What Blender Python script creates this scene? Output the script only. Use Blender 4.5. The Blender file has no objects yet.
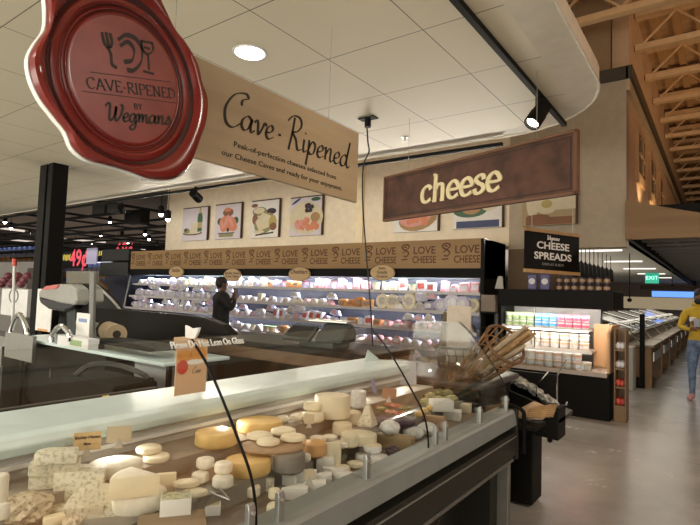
import bpy, bmesh, math, random
from mathutils import Vector, Matrix, Euler
random.seed(7)
PI = math.pi
F = 511.0; EYE = 1.62
def _n(v): v = Vector(v); return v.normalized()
CX = _n((703, 7.5, 511)); CY = Vector((372, -42.5, -511)).normalized(); CY = (CY - CX*CY.dot(CX)).normalized(); CZ = CX.cross(CY)
R3 = Matrix((CX, CY, CZ))
sc = bpy.context.scene
COL = sc.collection
# ---------------------------------------------------------------- camera, world, light, exposure
cam = bpy.data.objects.new('camera', bpy.data.cameras.new('camera')); COL.objects.link(cam)
cam.data.sensor_width = 36; cam.data.lens = F/700*36; cam.data.clip_start = .02; cam.data.clip_end = 200
cam.matrix_world = Matrix.Translation((0, 0, EYE)) @ R3.to_4x4()
sc.camera = cam
sc.view_settings.view_transform = 'Standard'; sc.view_settings.look = 'None'; sc.view_settings.gamma = 1
sc.view_settings.use_curve_mapping = False
sc.view_settings.exposure = 0.0
w = bpy.data.worlds.new('world'); sc.world = w; w.use_nodes = True
w.node_tree.nodes['Background'].inputs[0].default_value = (1.0, .91, .78, 1)
w.node_tree.nodes['Background'].inputs[1].default_value = .75
def area(name, loc, target, sx, sy, power, col=(1, .86, .68), spread=PI):
    l = bpy.data.lights.new(name, 'AREA'); l.shape = 'RECTANGLE'; l.size = sx; l.size_y = sy; l.energy = power; l.color = col; l.spread = spread
    o = bpy.data.objects.new(name, l); COL.objects.link(o); o.location = loc
    o.rotation_euler = (Vector(target)-Vector(loc)).to_track_quat('-Z', 'Y').to_euler(); return o
def spot(name, loc, target, power, ang=70, col=(1, .86, .66), r=.05, blend=.6):
    l = bpy.data.lights.new(name, 'SPOT'); l.energy = power; l.color = col; l.spot_size = math.radians(ang); l.spot_blend = blend; l.shadow_soft_size = r
    o = bpy.data.objects.new(name, l); COL.objects.link(o); o.location = loc
    o.rotation_euler = (Vector(target)-Vector(loc)).to_track_quat('-Z', 'Y').to_euler(); return o
# high bay lamps of the tall hall, warm
for i, (x, y, p) in enumerate([(4, 3, 170), (4, 12, 190), (3.5, 21, 190)]):
    spot('high_bay_lamp', (x, y, 4.75), (x-.6, y, 0), p*3.0, 155, (1, .92, .80), .1, .5)
area('added_roof_fill', (4.5, 10, 4.2), (4.5, 10.5, 6.5), 1.5, 14, 420, (1, .62, .32))  # unseen panel added to throw warm light onto the roof deck
# lamps of the low ceiling over the cheese counter
DOWN = [(-3.02, 2.7), (-5.9, 2.7), (-8.9, 2.75), (-3.02, -.6), (-5.9, -.6), (-1.45, -.9), (.4, -2.2), (-8.9, -.6), (-12.4, 2.7), (-16, 2.7), (-12.4, -.6)]  # farthest entries are unseen lamps added for the dark left ceiling
for x, y in DOWN:
    spot('downlight_lamp', (x, y, 3.47), (x, y, 0), 80, 140, (1, .96, .88), .09, .8)
area('cheese_case_canopy_light', (-8.2, 8.12, 1.93), (-8.2, 8.75, .9), 9.6, .05, 230, (.84, .86, 1))
for z, yy in ((1.60, 8.12), (1.26, 8.02), (.93, 7.92)):
    area('cheese_case_shelf_light', (-8.2, yy, z), (-8.2, yy+.35, z-.5), 9.6, .03, 52, (.84, .86, 1))
area('endcap_canopy_light', (-2.05, 7.95, 1.49), (-2.05, 8.35, 1.0), 1.4, .05, 18, (1, .9, .8))
area('endcap_shelf_light', (-2.05, 7.95, 1.175), (-2.05, 8.25, .6), 1.3, .04, 11, (1, .83, .66))
for i in range(9):
    spot('display_case_lamp', (-1.74, -1.0+i*.5, 1.07), (-1.36, -1.0+i*.5, .8), 2.1, 165, (1, .94, .84), .008, .9)
for x in (-12, -10.2, -8.4, -6.6, -4.8):
    spot('wall_washer_lamp', (x, 6.0, 3.75), (x, 8.95, 3.1), 15, 90, (1, .92, .80), .05, 1)
area('added_wall_fill', (-7.5, 8.0, 2.62), (-7.5, 8.95, 3.4), 9.0, .05, 8, (1, .86, .66))  # hidden strip added on top of the case to wash the wall
area('left_hall_light', (-24, 13, 3.3), (-24, 13, 0), 14, 10, 300, (.95, .9, 1))
area('added_left_uplight', (-24, 14, 3.0), (-24, 14, 5), 14, 10, 90, (1, .86, .72))  # unseen panel added so the left ceiling reads brighter
area('added_aisle_uplight', (-4.2, 15, 1.6), (-4.2, 15, 3), 3, 12, 70, (1, .9, .78))  # upward fill added to lighten the white aisle ceiling
spot('track_lamp', (-1.32, 4.28, 3.22), (-1.7, 5.9, 1.0), 60, 60)
spot('sign_lamp', (-.7, 1.8, 3.4), (-2.1, 3.6, 2.6), 46, 80, (1, .85, .64), .06, 1)
area('added_front_fill', (-11, -6.6, 1.7), (-11, 4, 3.7), 28, 2.6, 760, (1, .93, .80), 2.2)  # large fill panel added behind the camera to lift ceiling and signs
for x in (-12, -9, -6, -3.6):
    area('added_ceiling_fill', (x, 8.15, 2.64), (x+.8, 3.6, 3.6), 2.2, .12, 44, (1, .92, .78))  # hidden bars added on the case header to brighten the low ceiling
area('rear_ceiling_panel_light', (-1.5, -4.2, 3.4), (-1.6, -3.0, 0), 5, 3, 150, (1, .84, .6))
area('far_aisle_light', (-2.0, 17, 2.6), (-2, 17, 0), 3, 16, 170, (1, .9, .76))

# ---------------------------------------------------------------- helpers
def ray(px, py): return R3 @ Vector((px-350, -(py-262.5), -F))
def at(px, py, ax, v):
    d = ray(px, py); o = Vector((0, 0, EYE)); i = 'XYZ'.index(ax); t = (v-o[i])/d[i]; return o+d*t
MATS = {}
def mat(name, col, rough=.6, metal=0, n=0.06, ns=8., bump=0., col2=None, emit=0, emcol=None, coat=0, trans=0, spec=None, stretch=(1, 1, 1), detail=4):
    if name in MATS: return MATS[name]
    m = bpy.data.materials.new(name); m.use_nodes = True; t = m.node_tree; b = t.nodes['Principled BSDF']
    b.inputs['Roughness'].default_value = rough; b.inputs['Metallic'].default_value = metal
    if coat: b.inputs['Coat Weight'].default_value = coat; b.inputs['Coat Roughness'].default_value = .12
    if spec is not None: b.inputs['Specular IOR Level'].default_value = spec
    tc = t.nodes.new('ShaderNodeTexCoord'); mp = t.nodes.new('ShaderNodeMapping'); mp.inputs['Scale'].default_value = stretch
    nz = t.nodes.new('ShaderNodeTexNoise'); nz.inputs['Scale'].default_value = ns; nz.inputs['Detail'].default_value = detail
    t.links.new(tc.outputs['Object'], mp.inputs[0]); t.links.new(mp.outputs[0], nz.inputs['Vector'])
    cr = t.nodes.new('ShaderNodeValToRGB'); cr.color_ramp.elements[0].position = .3; cr.color_ramp.elements[1].position = .7
    c2 = col2 or tuple(min(1, c*(1+n)) for c in col); c1 = col if col2 else tuple(c*(1-n) for c in col)
    cr.color_ramp.elements[0].color = (*c1, 1); cr.color_ramp.elements[1].color = (*c2, 1)
    t.links.new(nz.outputs['Fac'], cr.inputs[0]); t.links.new(cr.outputs[0], b.inputs['Base Color'])
    if bump:
        bp = t.nodes.new('ShaderNodeBump'); bp.inputs['Strength'].default_value = bump; bp.inputs['Distance'].default_value = .01
        t.links.new(nz.outputs['Fac'], bp.inputs['Height']); t.links.new(bp.outputs[0], b.inputs['Normal'])
    if emit:
        b.inputs['Emission Color'].default_value = (*(emcol or col), 1); b.inputs['Emission Strength'].default_value = emit
    if trans: b.inputs['Transmission Weight'].default_value = trans
    MATS[name] = m; return m
def wood(name, c1, c2, axis='X', scale=3., rough=.55, dens=22., stretch=.08):
    if name in MATS: return MATS[name]
    s = [dens]*3; s['XYZ'.index(axis)] = dens*stretch
    return mat(name, c1, rough, 0, ns=scale*.35, col2=c2, bump=.08, stretch=tuple(v*.35 for v in s), detail=6)
def glass(name, tint=(1, 1, 1), base=.05, rough=.02):
    if name in MATS: return MATS[name]
    m = bpy.data.materials.new(name); m.use_nodes = True; t = m.node_tree; t.nodes.clear()
    o = t.nodes.new('ShaderNodeOutputMaterial'); tr = t.nodes.new('ShaderNodeBsdfTransparent'); tr.inputs[0].default_value = (*tint, 1)
    g = t.nodes.new('ShaderNodeBsdfGlossy'); g.inputs['Roughness'].default_value = rough
    lw = t.nodes.new('ShaderNodeLayerWeight'); lw.inputs[0].default_value = .5
    p = t.nodes.new('ShaderNodeMath'); p.operation = 'POWER'; p.inputs[1].default_value = 4.2
    a = t.nodes.new('ShaderNodeMath'); a.operation = 'MULTIPLY_ADD'; a.inputs[1].default_value = 1-base; a.inputs[2].default_value = base
    a.use_clamp = True
    mx = t.nodes.new('ShaderNodeMixShader')
    t.links.new(lw.outputs['Facing'], p.inputs[0]); t.links.new(p.outputs[0], a.inputs[0]); t.links.new(a.outputs[0], mx.inputs[0])
    t.links.new(tr.outputs[0], mx.inputs[1]); t.links.new(g.outputs[0], mx.inputs[2]); t.links.new(mx.outputs[0], o.inputs[0])
    MATS[name] = m; return m

def inv_parent(p):
    M = Matrix.Identity(4)
    while p is not None:
        M = (Matrix.Translation(p.location) @ p.rotation_euler.to_matrix().to_4x4()) @ M
        p = p.parent
    return M.inverted()
class MB:
    def __init__(s): s.bm = bmesh.new(); s.mi = 0
    def _f(s, fs):
        for f in fs: f.material_index = s.mi
        return fs
    def box(s, x0, x1, y0, y1, z0, z1, rot=None, piv=None):
        v = [s.bm.verts.new((x, y, z)) for x in (x0, x1) for y in (y0, y1) for z in (z0, z1)]
        q = [(0, 1, 3, 2), (4, 6, 7, 5), (0, 4, 5, 1), (2, 3, 7, 6), (0, 2, 6, 4), (1, 5, 7, 3)]
        s._f([s.bm.faces.new([v[i] for i in f]) for f in q])
        if rot is not None:
            c = Vector(piv) if piv is not None else Vector(((x0+x1)/2, (y0+y1)/2, (z0+z1)/2)); m = Euler(rot).to_matrix()
            for a in v: a.co = c + m @ (a.co-c)
        return s
    def cyl(s, p0, p1, r0, r1=None, n=16, cap=True):
        p0 = Vector(p0); p1 = Vector(p1); r1 = r0 if r1 is None else r1; d = (p1-p0).normalized()
        u = d.orthogonal().normalized(); v = d.cross(u); A = []; B = []
        for i in range(n):
            a = 2*PI*i/n; k = u*math.cos(a)+v*math.sin(a); A.append(s.bm.verts.new(p0+k*r0)); B.append(s.bm.verts.new(p1+k*r1))
        s._f([s.bm.faces.new((A[i], A[(i+1) % n], B[(i+1) % n], B[i])) for i in range(n)])
        if cap: s._f([s.bm.faces.new(A[::-1]), s.bm.faces.new(B)])
        return s
    def lathe(s, prof, c=(0, 0, 0), n=28, sx=1, sy=1, wob=0, seed=0, a0=0, a1=2*PI):
        c = Vector(c); rings = []; rnd = random.Random(seed); ph = [rnd.uniform(0, 6.28) for _ in range(4)]
        full = abs(a1-a0-2*PI) < 1e-6; m = n if full else n+1
        for r, z in prof:
            ring = []
            for i in range(m):
                a = a0+(a1-a0)*i/n; k = 1+wob*(math.sin(2*a+ph[0])+.6*math.sin(3*a+ph[1]+z*9)+.4*math.sin(7*a+ph[2]))
                ring.append(s.bm.verts.new(c+Vector((math.cos(a)*r*k*sx, math.sin(a)*r*k*sy, z))))
            rings.append(ring)
        for a, b in zip(rings, rings[1:]):
            s._f([s.bm.faces.new((a[i], a[(i+1) % m], b[(i+1) % m], b[i])) for i in range(m if full else m-1)])
        if full:
            s._f([s.bm.faces.new(rings[0][::-1]), s.bm.faces.new(rings[-1])])
        return s
    def sector(s, r, h, ang, rot=0, c=(0, 0, 0), n=12, dome=0.0):
        c = Vector(c); bot = [Vector((0, 0, 0))]+[Vector((math.cos(rot-ang/2+ang*i/n)*r, math.sin(rot-ang/2+ang*i/n)*r, 0)) for i in range(n+1)]
        A = [s.bm.verts.new(c+p) for p in bot]; B = [s.bm.verts.new(c+p*(.97 if i else 1)+Vector((0, 0, h*(1+(dome if i == 0 else 0))))) for i, p in enumerate(bot)]
        s._f([s.bm.faces.new(A[::-1]), s.bm.faces.new(B)]); m = len(A)
        s._f([s.bm.faces.new((A[i], A[(i+1) % m], B[(i+1) % m], B[i])) for i in range(m)]); return s
    def prism(s, poly, d, frame):
        """poly in (u, v); frame = (origin, U, V, N); extruded by d along N"""
        o, U, V, N = [Vector(q) for q in frame]
        A = [s.bm.verts.new(o+U*u+V*v) for u, v in poly]; B = [s.bm.verts.new(o+U*u+V*v+N*d) for u, v in poly]; m = len(A)
        s._f([s.bm.faces.new(A[::-1]), s.bm.faces.new(B)]); s._f([s.bm.faces.new((A[i], A[(i+1) % m], B[(i+1) % m], B[i])) for i in range(m)]); return s
    def tube(s, pts, r, n=8, closed=False):
        pts = [Vector(p) for p in pts]; rings = []; m = len(pts); up = None
        for i, p in enumerate(pts):
            if closed: t = pts[(i+1) % m]-pts[i-1]
            else: t = pts[min(i+1, m-1)]-pts[max(i-1, 0)]
            t.normalize()
            u = t.orthogonal().normalized() if up is None else (up-t*up.dot(t)).normalized()
            up = u; v = t.cross(u); rr = r[i] if isinstance(r, (list, tuple)) else r
            rings.append([s.bm.verts.new(p+(u*math.cos(2*PI*k/n)+v*math.sin(2*PI*k/n))*rr) for k in range(n)])
        pr = list(zip(rings, rings[1:]))+([(rings[-1], rings[0])] if closed else [])
        for a, b in pr: s._f([s.bm.faces.new((a[k], a[(k+1) % n], b[(k+1) % n], b[k])) for k in range(n)])
        if not closed: s._f([s.bm.faces.new(rings[0][::-1]), s.bm.faces.new(rings[-1])])
        return s
    def ball(s, c, r, sx=1, sy=1, sz=1, n=12, rough=0, seed=0):
        rnd = random.Random(seed); g = bmesh.ops.create_icosphere(s.bm, subdivisions=2 if n < 20 else 3, radius=1)
        for v in g['verts']:
            k = r*(1+rough*rnd.uniform(-1, 1)); v.co = Vector(c)+Vector((v.co.x*sx, v.co.y*sy, v.co.z*sz))*k
        for f in {f for v in g['verts'] for f in v.link_faces}: f.material_index = s.mi
        return s
    def build(s, name, m, parent=None, world=False, bevel=0, smooth=False, bseg=2, keepn=False):
        if not keepn: bmesh.ops.recalc_face_normals(s.bm, faces=s.bm.faces)
        if bevel:
            bmesh.ops.remove_doubles(s.bm, verts=s.bm.verts, dist=1e-6)
            es = [e for e in s.bm.edges if len(e.link_faces) == 2 and e.calc_face_angle(0) > .5]
            bmesh.ops.bevel(s.bm, geom=es, offset=bevel, segments=bseg, affect='EDGES', profile=.5, clamp_overlap=True)
        if smooth:
            for f in s.bm.faces: f.smooth = True
            for e in s.bm.edges:
                if len(e.link_faces) == 2 and e.calc_face_angle(0) > .7: e.smooth = False
        me = bpy.data.meshes.new(name); s.bm.to_mesh(me); s.bm.free()
        for k in (m if isinstance(m, (list, tuple)) else [m]): me.materials.append(k)
        o = bpy.data.objects.new(name, me); COL.objects.link(o)
        if parent is not None:
            o.parent = parent
            if world: me.transform(inv_parent(parent))
        return o
def tag(o, label, cat, group=None, kind=None):
    o['label'] = label; o['category'] = cat
    if group: o['group'] = group
    if kind: o['kind'] = kind
    return o
def thing(name, label, cat, loc=(0, 0, 0), rz=0, group=None):
    o = bpy.data.objects.new(name, None); COL.objects.link(o); o.location = loc; o.rotation_euler = (0, 0, rz); o.empty_display_size = .05
    return tag(o, label, cat, group)
def struct(o, label=None, cat=None):
    o['kind'] = 'structure'
    if label: o['label'] = label; o['category'] = cat or 'building part'
    return o
def dup(root, loc, rz=None, label=None, group=None):
    r = root.copy(); COL.objects.link(r); r.location = loc
    if rz is not None: r.rotation_euler = (0, 0, rz)
    if label: r['label'] = label
    if group: r['group'] = group
    for ch in list(root.children):
        c = ch.copy(); COL.objects.link(c); c.parent = r
        for g in list(ch.children):
            d = g.copy(); COL.objects.link(d); d.parent = c
    return r
def text(s, size, m, frame, parent, name='lettering', center=True, d=.002, offset=0, shear=0, sx=1, space=1):
    """flat builtin-font lettering laid in frame (origin, U, V, N)"""
    cu = bpy.data.curves.new('t', 'FONT'); cu.body = s; cu.size = size; cu.extrude = d; cu.offset = offset; cu.shear = shear; cu.space_character = space
    cu.resolution_u = 3
    if center: cu.align_x = 'CENTER'
    cu.align_y = 'CENTER' if center else 'BOTTOM_BASELINE'
    to = bpy.data.objects.new('t', cu); COL.objects.link(to); dg = bpy.context.evaluated_depsgraph_get(); dg.update()
    me = bpy.data.meshes.new_from_object(to.evaluated_get(dg)); bpy.data.objects.remove(to); me.name = name
    o_, U, V, N = [Vector(q) for q in frame]
    for v in me.vertices: v.co = o_+U*(v.co.x*sx)+V*v.co.y+N*(v.co.z+d)
    me.materials.clear(); me.materials.append(m)
    o = bpy.data.objects.new(name, me); COL.objects.link(o)
    if parent is not None: o.parent = parent; me.transform(inv_parent(parent))
    return o
def catmull(P, k=7):
    if len(P) < 3: return [Vector(p) for p in P]
    P = [Vector(p) for p in P]; Q = [P[0]*2-P[1]]+P+[P[-1]*2-P[-2]]; out = []
    for i in range(1, len(Q)-2):
        a, b, c, d = Q[i-1:i+3]
        for j in range(k):
            t = j/k; out.append(.5*((2*b)+(c-a)*t+(2*a-5*b+4*c-d)*t*t+(3*b-a-3*c+d)*t**3))
    out.append(P[-1]); return out
SCR = {
 'a': ([[(.72, .86), (.42, 1), (.1, .65), (.1, .2), (.32, 0), (.6, .25), (.76, .92), (.72, .3), (.85, .02), (1.05, .22)]], .95),
 'v': ([[(0, .75), (.14, .97), (.27, .8), (.4, .05), (.64, .6), (.74, .97), (.95, .85)]], .85),
 'e': ([[(.05, .4), (.42, .5), (.6, .8), (.42, 1), (.15, .7), (.12, .25), (.35, 0), (.75, .25)]], .7),
 'n': ([[(.03, .85), (.16, .97), (.2, 0)], [(.2, .4), (.45, .97), (.66, .88), (.66, .2), (.8, 0), (1, .2)]], .95),
 'm': ([[(.03, .85), (.16, .97), (.2, 0)], [(.2, .4), (.42, .97), (.58, .85), (.58, 0)], [(.58, .4), (.82, .97), (1, .85), (1, .2), (1.12, 0), (1.3, .2)]], 1.25),
 'i': ([[(.1, .95), (.12, .2), (.25, 0), (.45, .2)], [(.14, 1.4), (.16, 1.5)]], .42),
 'p': ([[(.12, 1.05), (.14, .2), (.1, -.95)], [(.13, .3), (.4, 1), (.7, .78), (.62, .15), (.35, 0), (.15, .15)]], .85),
 'd': ([[(.68, .86), (.4, 1), (.1, .6), (.12, .15), (.35, 0), (.62, .4), (.84, 2.2)], [(.84, 2.2), (.72, .9), (.72, .3), (.9, 0), (1.1, .2)]], 1.0),
 'C': ([[(1.15, 1.55), (1.2, 1.95), (1.55, 2.2), (1.3, 2.45), (.6, 2.1), (.15, 1.1), (.3, .15), (.8, -.1), (1.4, .45)]], 1.3),
 'R': ([[(.42, 2.3), (.4, 1.2), (.28, -.25)], [(-.1, 1.85), (.3, 2.4), (.85, 2.4), (1.05, 1.85), (.75, 1.3), (.4, 1.15), (.75, .7), (1.0, 0), (1.35, .1)]], 1.35),
 'W': ([[(-.1, 1.6), (.15, 2.0), (.35, 1.8), (.32, .4), (.5, 0), (.85, .7), (1.0, 1.7)], [(1.0, 1.7), (.92, .4), (1.1, 0), (1.5, .8), (1.65, 1.7), (1.45, 2.0)]], 1.65),
 'g': ([[(.68, .86), (.4, 1), (.1, .6), (.15, .08), (.45, .08), (.72, .92), (.7, -.5), (.42, -.95), (.12, -.7), (.4, -.3), (.95, .2)]], .9),
 's': ([[(0, .1), (.3, .55), (.42, 1.02), (.55, .8), (.6, .3), (.35, 0), (.08, .12)]], .75),
 '-': ([[(.1, .55), (.5, .6)]], .6),
}
SRF = {
 'c': ([[(.74, .74), (.66, .93), (.45, 1.0), (.18, .8), (.1, .45), (.2, .12), (.45, 0), (.78, .18)]], .86),
 'h': ([[(.2, 1.62), (.2, 0)], [(.02, 1.6), (.2, 1.62)], [(.05, 0), (.36, 0)], [(.2, .65), (.42, .97), (.68, .92), (.74, .65), (.74, 0)], [(.6, 0), (.9, 0)]], 1.02),
 'e': ([[(.14, .5), (.74, .52), (.72, .8), (.48, 1), (.2, .82), (.1, .45), (.22, .1), (.48, 0), (.8, .18)]], .88),
 's': ([[(.62, .72), (.58, .95), (.35, 1), (.14, .8), (.3, .58), (.55, .42), (.62, .2), (.4, 0), (.15, .05), (.08, .28)]], .76),
}
CAP = {
 'C': ([[(.95, 1.15), (.85, 1.4), (.55, 1.5), (.2, 1.2), (.1, .75), (.2, .25), (.55, 0), (.95, .25)]], 1.08),
 'A': ([[(.08, 0), (.55, 1.5)], [(.55, 1.5), (1.0, 0)], [(.27, .5), (.83, .5)], [(-.05, 0), (.22, 0)], [(.85, 0), (1.15, 0)]], 1.15),
 'V': ([[(.08, 1.5), (.55, 0)], [(.55, 0), (1.0, 1.5)], [(-.05, 1.5), (.22, 1.5)], [(.88, 1.5), (1.12, 1.5)]], 1.12),
 'E': ([[(.2, 1.5), (.2, 0)], [(.08, 1.5), (.8, 1.5)], [(.2, .78), (.68, .78)], [(.08, 0), (.85, 0)], [(.8, 1.5), (.8, 1.3)], [(.85, 0), (.85, .22)]], .98),
 '-': ([[(.05, .65), (.45, .65)]], .55),
 'R': ([[(.2, 1.5), (.2, 0)], [(.08, 1.5), (.3, 1.5), (.75, 1.4), (.75, .9), (.3, .78)], [(.4, .78), (.95, 0)], [(.08, 0), (.34, 0)], [(.85, 0), (1.1, 0)]], 1.08),
 'I': ([[(.2, 1.5), (.2, 0)], [(.06, 1.5), (.34, 1.5)], [(.06, 0), (.34, 0)]], .46),
 'P': ([[(.2, 1.5), (.2, 0)], [(.08, 1.5), (.3, 1.5), (.8, 1.4), (.8, .85), (.3, .7)], [(.08, 0), (.34, 0)]], .95),
 'N': ([[(.2, 1.5), (.2, 0)], [(.2, 1.5), (.95, 0)], [(.95, 1.5), (.95, 0)], [(.06, 1.5), (.25, 1.5)], [(.06, 0), (.34, 0)], [(.82, 1.5), (1.08, 1.5)]], 1.2),
 'D': ([[(.2, 1.5), (.2, 0)], [(.08, 1.5), (.4, 1.5), (.95, 1.2), (1.0, .75), (.9, .25), (.4, 0), (.08, 0)]], 1.15),
}
def stroke_mb(mb, strokes, frame, wid, nib=.6, lo=.28, d=.0015, smooth=True):
    o_, U, V, N = [Vector(q) for q in frame]
    for st in strokes:
        P = catmull([(x, y, 0) for x, y in st]) if smooth else [Vector((x, y, 0)) for x, y in st]
        A = []; B = []
        for i, p in enumerate(P):
            t = (P[min(i+1, len(P)-1)]-P[max(i-1, 0)]); a = math.atan2(t.y, t.x)
            k = wid*(lo+(1-lo)*abs(math.sin(a-nib)))*.5
            nn = Vector((-math.sin(a), math.cos(a), 0))*k
            for L, q in ((A, p+nn), (B, p-nn)): L.append((mb.bm.verts.new(o_+U*q.x+V*q.y+N*d), mb.bm.verts.new(o_+U*q.x+V*q.y)))
        for i in range(len(P)-1):
            mb._f([mb.bm.faces.new((A[i][0], B[i][0], B[i+1][0], A[i+1][0])), mb.bm.faces.new((A[i][0], A[i+1][0], A[i+1][1], A[i][1])), mb.bm.faces.new((B[i][0], B[i][1], B[i+1][1], B[i+1][0]))])
def script(s, font, xh, m, frame, parent, name='lettering', slant=.2, wid=.16, nib=.5, lo=.25, x0=0, sp=1, sx=1, d=.0015):
    mb = MB(); x = 0
    for ch in s:
        if ch == ' ': x += .5; continue
        st, adv = font[ch]
        stroke_mb(mb, [[((x+a+slant*b)*xh*sx, b*xh) for a, b in q] for q in st], frame, wid*xh, nib, lo, d)
        x += adv*sp
    return mb.build(name, m, parent, world=True), x*xh*sx

# ---------------------------------------------------------------- materials
M_ceil = None
def ceiling_mat():
    m = bpy.data.materials.new('ceiling_tile'); m.use_nodes = True; t = m.node_tree; b = t.nodes['Principled BSDF']
    b.inputs['Roughness'].default_value = .45
    tc = t.nodes.new('ShaderNodeTexCoord'); sp = t.nodes.new('ShaderNodeSeparateXYZ'); t.links.new(tc.outputs['Object'], sp.inputs[0])
    def line(out, off, per, wd):
        a = t.nodes.new('ShaderNodeMath'); a.operation = 'ADD'; a.inputs[1].default_value = off; t.links.new(out, a.inputs[0])
        p = t.nodes.new('ShaderNodeMath'); p.operation = 'PINGPONG'; p.inputs[1].default_value = per/2; t.links.new(a.outputs[0], p.inputs[0])
        c = t.nodes.new('ShaderNodeMath'); c.operation = 'LESS_THAN'; c.inputs[1].default_value = wd; t.links.new(p.outputs[0], c.inputs[0]); return c
    lx = line(sp.outputs[0], 2.56+.86*40, .86, .0042); ly = line(sp.outputs[1], -2.27+.85*40, .85, .0042)
    mx = t.nodes.new('ShaderNodeMath'); mx.operation = 'MAXIMUM'; t.links.new(lx.outputs[0], mx.inputs[0]); t.links.new(ly.outputs[0], mx.inputs[1])
    nz = t.nodes.new('ShaderNodeTexNoise'); nz.inputs['Scale'].default_value = 1.2
    cr = t.nodes.new('ShaderNodeValToRGB'); cr.color_ramp.elements[0].color = (.77, .70, .53, 1); cr.color_ramp.elements[1].color = (.81, .74, .57, 1)
    t.links.new(tc.outputs['Object'], nz.inputs['Vector']); t.links.new(nz.outputs['Fac'], cr.inputs[0])
    mc = t.nodes.new('ShaderNodeMix'); mc.data_type = 'RGBA'; mc.inputs['B'].default_value = (.16, .13, .09, 1)
    t.links.new(cr.outputs[0], mc.inputs['A']); t.links.new(mx.outputs[0], mc.inputs['Factor']); t.links.new(mc.outputs['Result'], b.inputs['Base Color'])
    return m
M_ceil = ceiling_mat()
M_border = mat('ceiling_border', (.80, .75, .63), .5)
M_black = mat('black_powder_coat', (.006, .0055, .005), .55, spec=.12)
M_blackg = mat('black_gloss', (.012, .012, .013), .15)
M_char = mat('charcoal_plastic', (.035, .036, .035), .5, spec=.3)
M_char2 = mat('scale_grey', (.045, .05, .048), .5, spec=.3)
M_steel = mat('brushed_steel', (.5, .49, .46), .3, 1, ns=30)
M_chrome = mat('chrome', (.8, .8, .8), .1, 1)
M_alu = mat('anodised_aluminium', (.42, .43, .42), .38, .85, ns=20)
M_cream = mat('cream_wall', (.78, .70, .55), .75)
M_white = mat('white_counter', (.68, .82, .82), .35, coat=.3)
M_whiteP = mat('white_plastic', (.75, .75, .74), .5)
M_paper = mat('white_paper', (.82, .82, .8), .8)
M_woodL = wood('light_oak', (.5, .33, .17), (.66, .46, .26), 'Y', 3, .5)
M_woodLX = wood('light_oak_x', (.40, .24, .10), (.50, .31, .145), 'X', 3, .5)
M_woodP = wood('plywood', (.52, .32, .16), (.66, .44, .25), 'Z', 3, .45)
M_woodD = wood('brown_wood', (.11, .06, .028), (.17, .095, .045), 'X', 3, .5)
M_deck = wood('deck_wood', (.13, .095, .065), (.27, .21, .15), 'Y', 3, .5)
M_ink = mat('dark_ink', (.025, .018, .014), .6)
M_inkb = mat('burnt_lettering', (.10, .04, .014), .7)
M_yel = mat('sign_cream_yellow', (.78, .68, .42), .5)
M_navy = mat('navy_liner', (.018, .02, .04), .35)
M_red = mat('wax_red', (.19, .017, .013), .26, n=.15, ns=5, coat=.35)
M_redc = mat('wax_red_flat', (.25, .058, .05), .45, n=.12, ns=9)
M_reddk = mat('wax_red_groove', (.045, .006, .005), .4)
M_glass = glass('case_glass', (.97, .98, .97), .055, .06)
M_glass2 = glass('clear_acrylic', (.93, .95, .95), .06, .05)
M_black_rub = mat('black_rubber', (.01, .01, .01), .6)
def emat(n, c, e): return mat(n, c, .5, emit=e, emcol=c, n=0)
M_lamp = emat('lamp_face', (1, .93, .82), 9)
M_lampc = emat('lamp_face_cool', (.95, .95, 1), 7)

# ---------------------------------------------------------------- building shell
# floor: polished concrete
def floor_mat():
    m = bpy.data.materials.new('polished_concrete'); m.use_nodes = True; t = m.node_tree; b = t.nodes['Principled BSDF']
    tc = t.nodes.new('ShaderNodeTexCoord'); nz = t.nodes.new('ShaderNodeTexNoise'); nz.inputs['Scale'].default_value = 1.6; nz.inputs['Detail'].default_value = 9; nz.inputs['Roughness'].default_value = .65
    cr = t.nodes.new('ShaderNodeValToRGB'); cr.color_ramp.elements[0].position = .3; cr.color_ramp.elements[1].position = .72
    cr.color_ramp.elements[0].color = (.27, .265, .245, 1); cr.color_ramp.elements[1].color = (.42, .41, .38, 1)
    t.links.new(tc.outputs['Object'], nz.inputs['Vector']); t.links.new(nz.outputs['Fac'], cr.inputs[0])
    br = t.nodes.new('ShaderNodeTexBrick'); br.offset = 0; br.inputs['Scale'].default_value = 1; br.inputs['Brick Width'].default_value = 3.2; br.inputs['Row Height'].default_value = 3.2; br.inputs['Mortar Size'].default_value = .006
    br.inputs['Color1'].default_value = br.inputs['Color2'].default_value = (1, 1, 1, 1); br.inputs['Mortar'].default_value = (.5, .5, .5, 1)
    rt = t.nodes.new('ShaderNodeMapping'); rt.inputs['Rotation'].default_value = (0, 0, .0); t.links.new(tc.outputs['Object'], rt.inputs[0]); t.links.new(rt.outputs[0], br.inputs['Vector'])
    mm = t.nodes.new('ShaderNodeMix'); mm.data_type = 'RGBA'; mm.blend_type = 'MULTIPLY'; mm.inputs['Factor'].default_value = 1
    t.links.new(cr.outputs[0], mm.inputs['A']); t.links.new(br.outputs['Color'], mm.inputs['B']); t.links.new(mm.outputs['Result'], b.inputs['Base Color'])
    rr = t.nodes.new('ShaderNodeMapRange'); rr.inputs['To Min'].default_value = .16; rr.inputs['To Max'].default_value = .34; t.links.new(nz.outputs['Fac'], rr.inputs['Value']); t.links.new(rr.outputs[0], b.inputs['Roughness'])
    return m
struct(MB().box(-70, 14, -7, 60, -.1, 0).build('floor', floor_mat()), 'grey polished concrete floor of the store', 'floor')
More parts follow.
